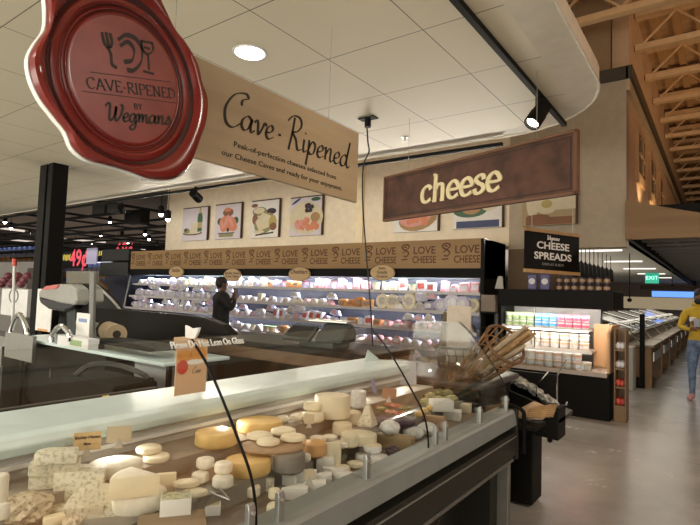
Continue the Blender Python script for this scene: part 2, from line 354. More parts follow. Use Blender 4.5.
# low ceiling with a rounded corner, tiled
H = 3.5; XE = -.84; YE = 5.82; RC = 1.2
def outline(off):
    xe, ye, rc = XE-off, YE-off, max(RC-off, .3)
    p = [(-30, -4), (xe, -4)]
    for i in range(13):
        a = i/12*PI/2; p.append((xe-rc+rc*math.cos(a), ye-rc+rc*math.sin(a)))
    p.append((-30, ye)); return p
mb = MB(); inner = outline(.28)
mb.prism(inner, .12, ((0, 0, H), (1, 0, 0), (0, 1, 0), (0, 0, 1)))
struct(mb.build('ceiling', M_ceil), 'cream tiled low ceiling over the cheese counter with a rounded corner', 'ceiling')
mb = MB(); outer = outline(0)
A = [mb.bm.verts.new((x, y, H)) for x, y in inner]; B = [mb.bm.verts.new((x, y, H+.015)) for x, y in outer]; C = [mb.bm.verts.new((x, y, H+.16)) for x, y in outer]
for i in range(1, len(A)-1):
    mb.bm.faces.new((A[i], A[i+1], B[i+1], B[i])); mb.bm.faces.new((B[i], B[i+1], C[i+1], C[i]))
o = struct(mb.build('ceiling_border', M_border), 'smooth rounded cream border strip around the low ceiling', 'ceiling'); 
mb = MB(); mb.tube([(x, y, H+.01) for x, y in outer[1:]], .011, 6)
struct(mb.build('trim_ceiling', mat('edge_trim', (.8, .74, .62), .4)), 'thin light rim along the ceiling edge', 'trim')
# high roof deck
struct(MB().box(-32, 14, -7, 60, 6.75, 6.9).build('ceiling_high', mat('roof_deck', (.5, .32, .17), .8, n=.15)), 'tan corrugated high roof deck', 'ceiling')
mb = MB()
for i in range(46):
    x = -3.4+i*.34; mb.box(x, x+.12, 4, 34, 6.70, 6.752)
struct(mb.build('ceiling_rib', mat('roof_rib', (.50, .31, .15), .8)), 'raised ribs of the high roof deck', 'ceiling')
# walls
YW = 8.95; XR = -1.2
mb = MB(); mb.box(-13.3, -3.05, YW, YW+.25, 2.55, 4.7)
struct(mb.build('wall_back', M_cream), 'cream wall above the long cheese case', 'wall')
M_cream_shaded = mat('taupe_wall', (.30, .235, .16), .8)  # same cream wall, its lack of light put into a darker colour
struct(MB().box(-13.3, XR-.02, YW+.12, YW+.27, 2.5, 5.28).build('wall_shaded', M_cream_shaded), 'cream wall in a shade-darkened colour rising to the dark cornice', 'wall')
mb = MB(); mb.box(-3.05, XR, YW, YW+.28, 2.48, 5.16); struct(mb.build('wall_corner', mat('cream_wall_shaded_b', (.43, .37, .28), .8)), 'cream wall in a shade-darkened colour beside the rounded ceiling corner', 'wall')  # cream wall again, shade put into the colour
struct(MB().box(-3.05, -2.2, YW-.02, YW+.2, 0, 2.48).build('wall_pier', mat('brown_pier', (.16, .11, .065), .8)), 'brown wall pier behind the black cold case', 'wall')
mb = MB(); mb.box(-13.3, XR+.03, YW-.05, YW+.3, 5.16, 5.36); mb.box(XR, XR+.09, YW-.05, 34, 5.16, 5.36)
struct(mb.build('trim_cornice', mat('dark_bronze', (.055, .045, .03), .5)), 'dark bronze cornice along the hall wall', 'trim')
struct(MB().box(XR, XR+.05, YW+.001, 34, 4.98, 5.16).build('trim_light_band', mat('pale_trim', (.5, .4, .27), .6)), 'pale band below the cornice', 'trim')
M_hall = mat('hall_wall_tan', (.60, .42, .27), .8)
struct(MB().box(XR-.25, XR, YW+.28, 34, 2.72, 6.8).build('wall_hall', M_hall), 'tan upper wall of the tall produce hall', 'wall')
struct(MB().box(-13.3, XR-.25, YW+.1, YW+.2, 5.3, 6.8).build('wall_upper', mat('dark_tan', (.30, .2, .11), .8)), 'dim wall above the cornice', 'wall')
struct(MB().box(-32, 14, 34, 34.2, 0, 6.9).build('wall_far', mat('far_wall', (.36, .28, .2), .8)), 'far wall of the store', 'wall')
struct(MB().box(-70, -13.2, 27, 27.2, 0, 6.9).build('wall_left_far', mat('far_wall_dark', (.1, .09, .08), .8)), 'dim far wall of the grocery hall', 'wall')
struct(MB().box(13.8, 14, -7, 34, 0, 6.9).build('wall_right', mat('side_wall', (.34, .22, .13), .8)), 'tan side wall of the hall', 'wall')
# clerestory windows on the hall wall
for i, y in enumerate((9.95, 11.9, 13.9)):
    f = struct(MB().box(XR, XR+.05, y, y+1.05, 3.72, 4.72).build(f'window_{i+1}', mat('window_frame_tan', (.5, .32, .17), .6)), 'small clerestory window high on the hall wall', 'window')
    g = MB().box(XR+.04, XR+.06, y+.16, y+.89, 3.9, 4.58).build('window_pane', mat('clerestory_glass', (.05, .04, .03), .15), f)
    q = MB(); q.box(XR+.05, XR+.08, y+.5, y+.55, 3.9, 4.58); q.box(XR+.05, XR+.08, y+.16, y+.89, 4.2, 4.25); q.build('window_muntin', mat('window_frame_tan', (.5, .32, .17), .6), f)
    spot('window_lamp', (XR+.35, y+.5, 3.35), (XR, y+.6, 4.1), 16, 110, (1, .72, .4))
# soffit with wooden fascia on the right, ceilings below it
a = at(700, 209, 'Y', YW); k = (a.z-3.17)/(a.x-XR)
za, zb = 3.17, 3.17+k*(6.2)
mb = MB(); mb.prism([(XR-.0, 2.58), (XR+6, 2.6), (XR+6, 2.74), (XR+1.6, 2.76), (XR, 3.19)], .12, ((0, YW-.12, 0), (1, 0, 0), (0, 0, 1), (0, 1, 0)))
struct(mb.build('wall_soffit', wood('soffit_wood', (.22, .135, .06), (.29, .18, .085), 'X', 3, .6)), 'brown wooden fascia over the produce aisle', 'wall')
struct(MB().box(-9, XR+.02, YW+.27, 33.9, 2.72, 2.85).build('ceiling_aisle', mat('white_ceiling', (.82, .79, .74), .8)), 'white low ceiling of the far aisle', 'ceiling')
struct(MB().box(XR, XR+6.5, YW+.0, 33.9, 3.0, 3.1).build('ceiling_dark', M_black), 'black open grid ceiling over the produce aisle', 'ceiling')
struct(MB().box(XR, XR+.06, YW+.01, 33.9, 2.6, 3.0).build('trim_dark_edge', M_black), 'black edge between the white and black ceilings', 'trim')
for i in range(26):
    y = 9.6+i*.75
    struct(MB().box(XR+.06, XR+6.4, y, y+.05, 2.68, 2.74).build('ceiling_slat', mat('slat_grey', (.16, .14, .12), .5)))
for i in range(7):
    x = XR+.5+i*.8; struct(MB().box(x, x+.05, YW+.3, 33, 2.74, 2.8).build('ceiling_runner', mat('slat_grey', (.16, .14, .12), .5)))
# roof trusses
def truss(y):
    t = thing('roof_truss', 'tan steel roof truss spanning the tall produce hall', 'roof truss', (0, y, 0), 0, 'roof trusses of the hall')
    m = mat('truss_tan', (.72, .50, .28), .6); x0 = XR+.02 if y > YW else -3.3
    MB().box(x0, 13.7, -.07, .07, 5.98, 6.08).build('chord', m, t)
    MB().box(x0, 13.7, -.10, .10, 6.56, 6.66).build('chord', m, t)
    q = MB(); n = int((13.5-x0)/1.0)
    for i in range(n):
        xa = x0+.1+i*1.0; q.tube([(xa, 0, 6.08), (xa+.5, 0, 6.56), (xa+1.0, 0, 6.08)], .028, 4)
    q.build('web', m, t)
    q = MB()
    for i in range(int((13.5-x0)/.34)): q.box(x0+.1+i*.34, x0+.26+i*.34, -.11, .11, 6.66, 6.72)
    q.build('clip', mat('truss_dark', (.08, .03, .02), .7), t)
for i in range(16): truss(7.0+i*1.44)

# light fittings in low ceiling
for i, (x, y) in enumerate(DOWN):
    t = thing('recessed_downlight', ['bright round downlight in the tile above the wooden banner', 'round ceiling downlight further over the staff area', 'small distant round downlight beside the black column', 'ceiling downlight behind the banner', 'ceiling downlight near the staff area', 'ceiling downlight above the front of the case', 'ceiling downlight over the walkway', 'ceiling downlight far down the case', 'added unseen ceiling downlight beyond the black column', 'added unseen ceiling downlight far beyond the black column', 'added unseen ceiling downlight far off over the entrance side'][i], 'ceiling light', (x, y, H))
    MB().lathe([(.12, -.004), (.135, -.006), (.14, 0), (.12, .0)], n=28).build('trim_ring', M_whiteP, t, smooth=True)
    MB().cyl((0, 0, -.007), (0, 0, -.003), .115, n=28).build('diffuser', M_lamp, t)
def track(name, label, p0, p1, group=None):
    t = thing(name, label, 'track light rail', ((p0[0]+p1[0])/2, (p0[1]+p1[1])/2, p0[2]))
    q = MB(); d = Vector(p1)-Vector(p0); n = Vector((-d.y, d.x, 0)).normalized()*.022
    q.prism([(-1, -1), (1, -1), (1, 1), (-1, 1)], d.length, (p0, n, (0, 0, .022), d.normalized())); q.build('rail', M_black, t, world=True)
    return t
track('lighting_track', 'black lighting track running along the ceiling towards the cheese sign', (-1.33, -3.5, 3.47), (-1.33, 5.6, 3.47))
track('lighting_track', 'long black lighting track along the ceiling edge before the picture wall', (-28, 5.86, 3.44), (-.99-1.1, 5.86, 3.44))
def head(loc, aim, label, s=1.0):
    t = thing('track_spotlight', label, 'spotlight', loc)
    d = (Vector(aim)-Vector(loc)).normalized(); q = MB()
    q.cyl((0, 0, .0), (0, 0, -.07*s), .025*s).cyl((0, 0, -.06*s), (0, 0, -.11*s), .018*s); q.build('bracket', M_black, t, smooth=True)
    c = Vector((0, 0, -.12*s)); q = MB(); q.lathe([(0.03*s, -.09*s), (.055*s, -.085*s), (.055*s, .0), (.06*s, .01*s), (.06*s, .11*s), (.05*s, .11*s), (.045*s, .07*s)], n=20)
    rm = d.to_track_quat('Z', 'Y').to_matrix()
    for v in q.bm.verts: v.co = c+rm @ v.co
    q.build('shade', M_black, t, smooth=True)
    MB().cyl(c+d*.085*s, c+d*.09*s, .045*s).build('lens', M_lamp, t)
head((-1.33, at(539, 97, 'X', -1.33).y, 3.45), (-1.75, 3.9, 2.3), 'black spotlight hanging from the track above the cheese sign', 1.25)
head(tuple(at(196, 187, 'Y', 5.86)), (-9.3, 8.9, 2.6), 'black spotlight above the champagne and ham prints', 1.35)
head(tuple(at(122, 203, 'Y', 5.86)), (-14, 9, 2.0), 'black spotlight on the track nearer the dark grocery hall', 1.1)
# sprinkler heads
for px, py, lb in ((405, 139, 'small ceiling sprinkler head beyond the cable box'), (142, 180, 'small ceiling sprinkler beneath the wax seal sign')):
    p = at(px, py-2, 'Z', H); t = thing('sprinkler_head', lb, 'sprinkler', p); q = MB(); q.cyl((0, 0, 0), (0, 0, -.012), .04).cyl((0, 0, -.012), (0, 0, -.055), .012).cyl((0, 0, -.05), (0, 0, -.055), .03); q.build('body', M_steel, t)
# cable box with hanging cable
p = at(368, 118, 'Z', H); t = thing('ceiling_cable_box', 'black power box on the ceiling with a long hanging cable', 'power box', p)
MB().box(-.10, .10, -.05, .05, -.012, 0).build('mounting_plate', M_black, t); MB().cyl((0, 0, -.01), (0, 0, -.10), .035, n=14).build('body', M_black, t, smooth=True)
def Yp(px, py): return at(px, py, 'Y', p.y)
cab = [Yp(367, 128), Yp(368, 142), Yp(369, 152), Yp(364, 163), Yp(362.5, 180), Yp(363, 210), Yp(366, 250), Yp(370, 300), Yp(373, 349)]
cab = [Vector(c) for c in catmull([tuple(c) for c in cab], 5)]
MB().tube(cab, .008, 6).build('cable', M_black_rub, t, world=True, smooth=True)
# black column
t = thing('black_column', 'tall black twin steel column near the deli machines', 'column', (-8.6, 3.72, 0))
MB().box(-.25, -.02, -.12, .12, 0, 3.5).build('post', M_black, t, bevel=.01); MB().box(.045, .2, -.12, .12, 0, 3.5).build('post', M_black, t, bevel=.01)
MB().box(-.02, .045, .02, .08, 0, 3.5).build('web_plate', mat('column_grey', (.09, .09, .09), .4), t)
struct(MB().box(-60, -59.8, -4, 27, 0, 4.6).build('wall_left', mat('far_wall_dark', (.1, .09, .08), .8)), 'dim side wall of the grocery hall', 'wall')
struct(MB().box(-60, -13.3, 5.9, 27, 4.45, 4.6).build('ceiling_hall', mat('hall_ceiling_dark', (.24, .19, .14), .8)), 'dark ceiling of the grocery hall', 'ceiling')
# ================================================================ front display case
XF, XG, Y0, Y1 = -1.05, -1.10, -1.3, 3.24
XB, XL = -1.82, -2.2
case = thing('cheese_display_case', 'long black and grey refrigerated case with curved glass, full of cheeses', 'display case', (-1.5, 1.2, 0))
W = dict(parent=case, world=True)
M_body = mat('case_black', (.014, .013, .010), .4, spec=.3)
mb = MB(); mb.box(XB, -1.32, Y0, Y1-.02, .1, .80); mb.box(XB-.3, XB, Y0, Y1-.02, .1, 1.06); mb.build('cabinet', M_body, **W)
mb = MB(); mb.box(XB, -1.38, Y0, Y1-.1, .0, .1); mb.build('plinth', M_black, **W)
def xprof(pts, y0=Y0, y1=Y1):
    return MB().prism(pts, y1-y0, ((0, y0, 0), (1, 0, 0), (0, 0, 1), (0, 1, 0)))
xprof([(XG-.06, .93), (XF-.01, .925), (XF, .91), (XF+.015, .835), (XF-.02, .83), (XG-.08, .86)]).build('front_rail', mat('rail_grey', (.25, .27, .26), .42, .25), bevel=.004, **W)
xprof([(XF-.3, .83), (XF-.03, .83), (XF-.03, .80), (XF+.01, .795), (XF+.01, .655), (XF-.02, .64), (XF-.3, .62)]).build('bumper_panel', mat('case_bronze', (.016, .015, .011), .4, spec=.3), **W)
xprof([(XF+.011, .765), (XF+.016, .765), (XF+.016, .772), (XF+.011, .772)]).build('trim_strip', M_alu, **W)
xprof([(XF-.03, .61), (XF-.005, .61), (XF-.005, .63), (XF-.03, .63)]).build('trim_strip', mat('dull_trim', (.2, .19, .17), .4, .6), **W)
xprof([(XF-.34, .12), (XF-.3, .12), (XF-.3, .62), (XF-.34, .62)]).build('kick_panel', mat('kick_dark', (.012, .011, .009), .4, spec=.3), **W)
MB().box(XF-.30, XF-.10, Y1-.14, Y1-.02, .1, .63).build('end_leg', M_body, **W)
MB().box(XF-.12, XF-.03, Y1-.012, Y1+.03, .02, .66).build('end_plate', mat('end_steel', (.2, .19, .165), .4, .5), bevel=.008, **W)
# end cap + pipe
MB().box(XB-.3, XF+.015, Y1, Y1+.035, .62, .93).build('end_cap', M_body, bevel=.01, **W)
MB().tube(catmull([(XG-.1, Y1+.035, .945), (XG+.0, Y1+.035, .945), (XF+.035, Y1+.035, .92), (XF+.045, Y1+.035, .85), (XF+.045, Y1+.035, .66)], 5), .013, 8).build('end_bumper_rail', M_black, smooth=True, **W)
# interior
M_int = mat('case_interior', (.42, .41, .38), .5)
xprof([(XB, .83), (XB+.015, .83), (XB+.015, 1.09), (XB, 1.09)], Y0, Y1-.03).build('back_panel', M_int, **W)
xprof([(XB+.015, 1.035), (XB+.035, 1.035), (XB+.035, 1.05), (XB+.015, 1.05)], Y0, Y1-.03).build('air_strip', M_whiteP, **W)
LV = [(.87, -1.12, -1.38), (.935, -1.38, -1.60), (1.0, -1.60, -1.805)]
for z, xa, xb in LV:
    xprof([(xb-.0, .80), (xa, .80), (xa, z), (xb, z)], Y0, Y1-.03).build('deck_board', M_deck if z < .9 else mat('deck_grey_tan', (.27, .24, .195), .55, n=.15, ns=9), **W)
# white service ledge
xprof([(XL, 1.095), (XL, 1.13), (XB+.02, 1.145), (XB+.055, 1.135), (XB+.065, 1.11), (XB+.05, 1.08), (XB, 1.075)]).build('service_ledge', M_white, bevel=.006, **W)
# curved glass
GP = [(-1.092, .915), (-1.10, 1.0), (-1.125, 1.08), (-1.185, 1.17), (-1.262, 1.275), (-1.345, 1.375), (-1.43, 1.448)]
gp = [(v.x, v.y) for v in catmull([(a, b, 0) for a, b in GP], 4)]
def band(pts, th):
    up = []
    for i, p in enumerate(pts):
        a = Vector(pts[max(i-1, 0)]); b = Vector(pts[min(i+1, len(pts)-1)]); t = (b-a).normalized(); up.append((p[0]+t.y*th, p[1]-t.x*th))
    return pts+up[::-1]
for ya, yb in ((Y0, 1.072), (1.084, 2.142), (2.154, Y1-.01)):
    xprof(band(gp, .006), ya, yb).build('glass_pane', M_glass, smooth=True, **W)
for y in (Y0, 1.078, 2.148, Y1-.006):
    MB().tube([(x+.004, y, z) for x, z in gp], .0045, 6).build('glass_seam', M_black, smooth=True, **W)
MB().prism(gp+[(-1.75, 1.44), (-1.8, 1.16), (-1.8, .93)], .006, ((0, Y1-.03, 0), (1, 0, 0), (0, 0, 1), (0, 1, 0))).build('end_glass', M_glass2, **W)
for px, py in ((222, 522), (250, 508), (352, 473), (418, 440), (431, 436), (473, 421), (507, 408)):
    q = at(px, py, 'Z', .93); y = q.y
    if y > Y1-.05: y = Y1-.05
    m = MB(); m.prism([(-.010, 0), (.010, 0), (.010, .085), (.004, .1), (-.006, .1), (-.010, .09)], .026, ((XG+.012, y-.013, .915), (1, 0, 0), (0, 0, 1), (0, 1, 0)))
    g = m.build('glass_clamp', M_alu, bevel=.003, **W)
    MB().cyl((XG+.02, y, .99), (XG+.028, y, .99), .007, n=12).build('clamp_bolt', M_chrome, g, world=True)
# do not lean decal on top edge of the glass (reads along the case)
UY = Vector((0, 1, 0))
decal_f = ((-1.435, 1.42, 1.452), UY, Vector((-.5, 0, .86)).normalized(), Vector((.86, 0, .5)).normalized())
text('Please Do Not Lean On Glass', .036, emat('decal_white', (.85, .85, .85), 0.0) if False else M_paper, ((-1.408, (at(164, 347, 'X', -1.41).y+at(247, 341, 'X', -1.41).y)/2, at(205, 343.5, 'X', -1.41).z), UY, Vector((-.5, 0, .86)), (.86, 0, .5)), case, offset=.0002, sx=(at(247, 341, 'X', -1.41).y-at(164, 347, 'X', -1.41).y)/.50)

# ---------------------------------------------------------------- cheeses
C_white = mat('bloomy_rind', (.80, .76, .64), .75, n=.08, ns=40, bump=.25)
C_brie = mat('brie_rind', (.74, .69, .55), .75, n=.12, ns=30, bump=.3)
C_cream = mat('cream_cheese', (.82, .74, .52), .6, n=.05, ns=18)
C_ivory = mat('ivory_cheese', (.80, .72, .53), .6, n=.05, ns=18)
C_gold = mat('gold_rind', (.74, .50, .19), .5, n=.14, ns=14, bump=.15)
C_orange = mat('orange_rind', (.66, .38, .16), .55, n=.1, ns=14)
def veined(name, c, v):
    m = mat(name, c, .65, ns=85, bump=.2, detail=2); cr = [n for n in m.node_tree.nodes if n.type == 'VALTORGB'][0]
    cr.color_ramp.elements[0].position = .36; cr.color_ramp.elements[1].position = .50; cr.color_ramp.elements[0].color = (*v, 1); cr.color_ramp.elements[1].color = (*c, 1); return m
C_blue = veined('blue_veined', (.70, .66, .52), (.44, .43, .33))
C_blued = veined('blue_dark', (.62, .58, .44), (.38, .37, .28))
C_herb = veined('herb_crust', (.55, .54, .36), (.22, .24, .12))
C_feta = mat('bright_white_cheese', (.84, .83, .78), .6, n=.03)
C_wrap = mat('wrapped_white', (.78, .78, .76), .3, n=.15, ns=45, bump=.5, coat=.3)
C_crumb = veined('crumbly_rind', (.58, .50, .36), (.28, .22, .13))
C_brownp = mat('brown_paper', (.50, .33, .2), .7, n=.1)
C_dark = mat('dark_plum', (.07, .04, .06), .4, n=.3)
C_board = wood('board_wood', (.25, .17, .10), (.38, .27, .17), 'X', 4, .55)
C_grey = mat('riser_grey', (.22, .20, .17), .6)
def solve(x0, x1, y0, y1, dr=1.0, z=None):
    """front-bottom point in the photo's frame -> centre, yaw, width, height on the case's stepped deck"""
    xm = (x0+x1)/2; best = None
    for lz, xa, xb in ([(z, 9, -9)] if z is not None else LV):
        p = at(xm, y1, 'Z', lz); dep = (p-Vector((0, 0, EYE))).dot(-(R3 @ Vector((0, 0, 1))))
        wd = (x1-x0)*dep/F; hd = Vector((p.x, p.y, 0)).normalized(); c = p+hd*wd*dr/2
        miss = max(0, xb+wd*.3-c.x)+max(0, c.x-xa)
        if best is None or miss < best[0]-.003: best = (miss, lz, p, wd, hd, c)
    _, lz, p, wd, hd, c = best
    c = Vector((min(max(c.x, XB+.03+wd*dr*.4), XG-.035-wd*.35), c.y, lz))
    bk = Vector((c.x, c.y, 0)).length+wd*dr/2; r = ray(xm, y0); t = bk/Vector((r.x, r.y)).length; h = EYE+r.z*t-lz
    return c, math.atan2(hd.y, hd.x)-PI/2, wd, max(h, .012), lz
def top(o): return o['_t']
def cheese(kind, bb, label, m, name='cheese', cat='cheese', dr=None, z=None, rot=0, group=None, hmin=None, h=None):
    d0 = {'disc': 1, 'wedge': .8, 'block': .7, 'brie': .9, 'ball': .8, 'half': .6, 'oval': .6, 'flute': 1, 'lump': .8, 'slab': .75, 'pyr': .8}[kind] if dr is None else dr
    if z is not None and not isinstance(z, (int, float)): z = z['_t']
    c, yaw, wd, hh, lz = solve(*bb, d0, z); H_ = h or max(hh, hmin or 0.012); r = wd/2; q = MB(); mm = [m] if not isinstance(m, (list, tuple)) else list(m)
    if kind == 'disc': b = min(.008, H_*.3, r*.3); q.lathe([(r-b, 0), (r, b), (r*1.0, H_-b), (r-b*.4, H_-b*.3), (r-b*1.2, H_)], n=30, sy=d0, wob=.008, seed=int(bb[0]))
    elif kind == 'oval': q.lathe([(r*.7, 0), (r*.97, H_*.25), (r, H_*.5), (r*.93, H_*.8), (r*.7, H_*.97), (r*.3, H_*1.02)], n=26, sy=d0, wob=.01, seed=int(bb[0]))
    elif kind == 'flute':
        n = 40; P = []
        q.lathe([(r*.97, 0), (r, H_*.1), (r, H_*.85), (r*.96, H_), (r*.4, H_*.99)], n=n, sy=d0)
        for v in q.bm.verts:
            a = math.atan2(v.co.y/d0, v.co.x)
            if v.co.xy.length > r*.8: k = 1+.02*math.cos(20*a); v.co.x *= k; v.co.y *= k
    elif kind == 'wedge':
        q.prism([(-r, 0), (r*.85, -r*d0*.5), (r, r*d0*.9), (r*.3, r*d0)], H_, ((0, 0, 0), (1, 0, 0), (0, 1, 0), (0, 0, 1)))
    elif kind == 'slab':
        q.prism([(-r, -r*d0*.4), (r*.9, -r*d0), (r, r*d0*.4), (-r*.4, r*d0), (-r*.9, r*d0*.5)], H_, ((0, 0, 0), (1, 0, 0), (0, 1, 0), (0, 0, 1)))
    elif kind == 'brie':
        R_ = r*1.9; q.sector(R_, H_, .95, 0, (-R_*.5, 0, 0))
        for v in q.bm.verts: v.co.x, v.co.y = -v.co.x*math.cos(.45)+v.co.y*math.sin(.45), (v.co.x*math.sin(.45)+v.co.y*math.cos(.45))*d0
    elif kind == 'block': q.box(-r, r, -r*d0, r*d0, 0, H_)
    elif kind == 'half':   # half wheel standing with its cut face forward
        P = [(math.cos(a)*r, -.3*r*d0+math.sin(a)*r*d0*1.3) for a in [i*PI/14 for i in range(15)]]
        q.prism(P, H_, ((0, 0, 0), (1, 0, 0), (0, 1, 0), (0, 0, 1)))
    elif kind == 'pyr':
        q.lathe([(r, 0), (r*.98, H_*.1), (r*.35, H_*.92), (r*.2, H_)], n=4, sy=d0)
    elif kind in ('ball', 'lump'):
        q.ball((0, 0, H_/2), 1, r, r*d0, H_/2, n=24, rough=.06 if kind == 'ball' else .15, seed=int(bb[0]*3))
    if len(mm) > 1:
        q.bm.faces.ensure_lookup_table(); bmesh.ops.recalc_face_normals(q.bm, faces=q.bm.faces)
        for f in q.bm.faces:
            f.normal_update()
            if kind in ('half', 'slab', 'wedge', 'block', 'brie'): f.material_index = 1 if (abs(f.normal.z) > .5) == (mm[2] == 'top') else 0
            elif f.normal.z > .7: f.material_index = 1
        mm = mm[:2]
    o = q.build(name, mm, None, bevel=.0035 if kind in ('wedge', 'block', 'slab', 'half', 'pyr', 'brie') else 0, smooth=kind not in ('lump',))
    o.location = (c.x, c.y, lz); o.rotation_euler = (0, 0, yaw+rot); o['_t'] = lz+H_
    return tag(o, label, cat, group)
def plank(bb, label, m=C_board, h=.014, dr=.6, z=None):
    o = cheese('block', bb, label, m, 'serving_board', 'board', dr, z, h=h); return o
# far left stack
a = cheese('slab', (31, 78, 470, 491), 'thick crumbly blue cheese slab at the bottom of the rear stack beside the first tan price card', C_blue, 'blue_cheese_slab', h=.042)
b = cheese('slab', (31, 78, 452, 478), 'crumbly blue cheese slab in the middle of the rear stack behind the first price card', C_blued, 'blue_cheese_slab', z=a, h=.038)
b2 = cheese('slab', (36, 76, 445, 466), 'pale broken blue cheese slab topping the rear stack', C_blue, 'blue_cheese_slab', z=b, h=.034)
c1 = cheese('slab', (52, 103, 495, 521), 'blue veined slab under the tall veined half wheel at the front of the case', C_blued, 'blue_cheese_slab', h=.032)
c2 = cheese('slab', (55, 103, 469, 503), 'tall blue veined cut cheese holding the written price card', C_blue, 'blue_cheese_slab', z=c1, h=.085)
o = MB(); o.cyl((0, 0, 0), (0, .035, 0), .088, n=30); o = o.build('cut_cheese_round', C_blued, bevel=.004, smooth=True); q = at(93, 530, 'Z', .90); o.location = (q.x, q.y, .945); o.rotation_euler = (-.45, 0, .95)
tag(o, 'round cut face of blue veined cheese leaning up beside the brie wedge', 'cheese')
o = cheese('lump', (0, 49, 496, 531), 'crumbly rough brown and cream rind cheese heap at the front edge of the case', C_crumb, 'crumbled_cheese', h=.085)
cheese('block', (44, 63, 513, 527), 'small pale yellow slice lying beside the crumbly heap', C_cream, 'cheese_slice', dr=.6, rot=.2)
cheese('disc', (-8, 6, 472, 507), 'small white round cheese jar-shaped at the edge beside the crumbly heap', C_white, 'cheese_round')
cheese('lump', (62, 82, 518, 530), 'knobbly pale crumbs between the veined round and the crumbly heap', C_crumb, 'cheese_crumb', h=.03)
cheese('oval', (-6, 9, 505, 521), 'pinkish pale round peeking in beside the crumbly heap', C_white, 'soft_cheese_piece', h=.04)
# brie
a = cheese('disc', (89, 141, 455, 480), 'large white brie wheel behind the second price card', C_white, 'brie_cheese', dr=.8)
a = cheese('disc', (143, 169, 452, 465), 'flat cream disc under a second one behind the brie wedge', C_ivory, 'cheese_disc', h=.022)
cheese('disc', (136, 161, 443, 456), 'flat cream disc topping the pair behind the brie wedge', C_ivory, 'cheese_disc', z=a, h=.022)
a = cheese('disc', (111, 165, 483, 517), 'big soft white brie half wheel carrying a tall wedge', C_white, 'brie_cheese', dr=.7, h=.058)
cheese('brie', (110, 162, 462, 503), 'tall white rinded brie wedge with pale yellow cut face', (C_cream, C_white, 'top'), 'brie_wedge', z=a, h=.062)
cheese('block', (156, 175, 472, 494), 'pale yellow square slice leaning beside the tall brie wedge', C_cream, 'cheese_slice', dr=.35)
b = plank((138, 205, 517, 533), 'reddish brown serving board under the herb topped block')
cheese('block', (160, 190, 491, 521), 'white block with a green herb crust on top', (C_feta, C_herb, 'top'), 'herb_cheese_block', dr=.8)
cheese('block', (193, 220, 498, 517), 'thin white herb topped slice beside the herb crusted block', (C_feta, C_herb, 'top'), 'herb_cheese_block', dr=.8)
a = cheese('oval', (182, 207, 484, 500), 'lower cream oval disc of the pair beside the pale slice', C_ivory, 'oval_cheese', h=.026)
cheese('oval', (173, 199, 473, 490), 'upper cream oval disc of the pair beside the pale slice', C_ivory, 'oval_cheese', z=a, h=.024)
# small cylinders
a = cheese('disc', (191, 209, 470, 486), 'small white cylinder under another beside the gold wheel', C_white, 'goat_cheese_round', h=.036)
cheese('disc', (196, 214, 456, 471), 'small white cylinder on top beside the gold wheel', C_white, 'goat_cheese_round', z=a, h=.036)
a = cheese('disc', (212, 233, 474, 491), 'lower white cylinder of the pair just left of the glass seam', C_white, 'goat_cheese_round', h=.038)
cheese('disc', (214, 232, 458, 476), 'upper white cylinder of the pair just left of the glass seam', C_white, 'goat_cheese_round', z=a, h=.038)
cheese('disc', (243, 260, 482, 500), 'single white cylinder just right of the glass seam', C_ivory, 'goat_cheese_round')
a = cheese('disc', (266, 285, 499, 518), 'cream cylinder at the bottom of the leaning stack by the steel clamp', C_ivory, 'goat_cheese_round', h=.034)
b = cheese('disc', (268, 280, 485, 501), 'narrow cream cylinder in the middle of the leaning stack', C_ivory, 'goat_cheese_round', z=a, h=.034)
cheese('block', (260, 274, 472, 492), 'upright veined slice leaning behind the cylinder stack', C_blue, 'cheese_slice', dr=.4, h=.05)
# gold wheels
a = cheese('disc', (224, 271, 452, 480), 'squat gold wheel standing in front of the board pedestal', C_gold, 'gold_cheese', dr=.8)
cheese('disc', (236, 283, 416, 436), 'large gold wheel behind the white ovals', C_gold, 'gold_cheese', dr=.8, hmin=.05)
cheese('disc', (194, 238, 426, 450), 'gold wheel seen behind the glass seam', C_gold, 'gold_cheese', dr=.8)
cheese('disc', (301, 326, 438, 459), 'orange wheel beside the board pedestal', C_orange, 'orange_cheese')
ped = cheese('disc', (272, 305, 447, 476), 'grey round pedestal carrying the oval board', C_grey, 'pedestal_stand', 'stand', h=.072)
brd = cheese('disc', (239, 306, 437, 455), 'oval wooden board holding four white ovals', C_board, 'serving_board', 'board', z=ped, h=.014, dr=.7)
for bb, l in (((270, 296, 427, 437), 'white oval at the back right of the oval board'), ((246, 273, 428, 442), 'largest white oval at the back of the oval board'), ((256, 280, 437, 448), 'white oval at the front of the oval board'), ((280, 306, 433, 444), 'white oval at the end of the oval board')):
    cheese('oval', bb, l, C_ivory, 'oval_cheese', z=brd['_t'], h=.026, dr=.8)
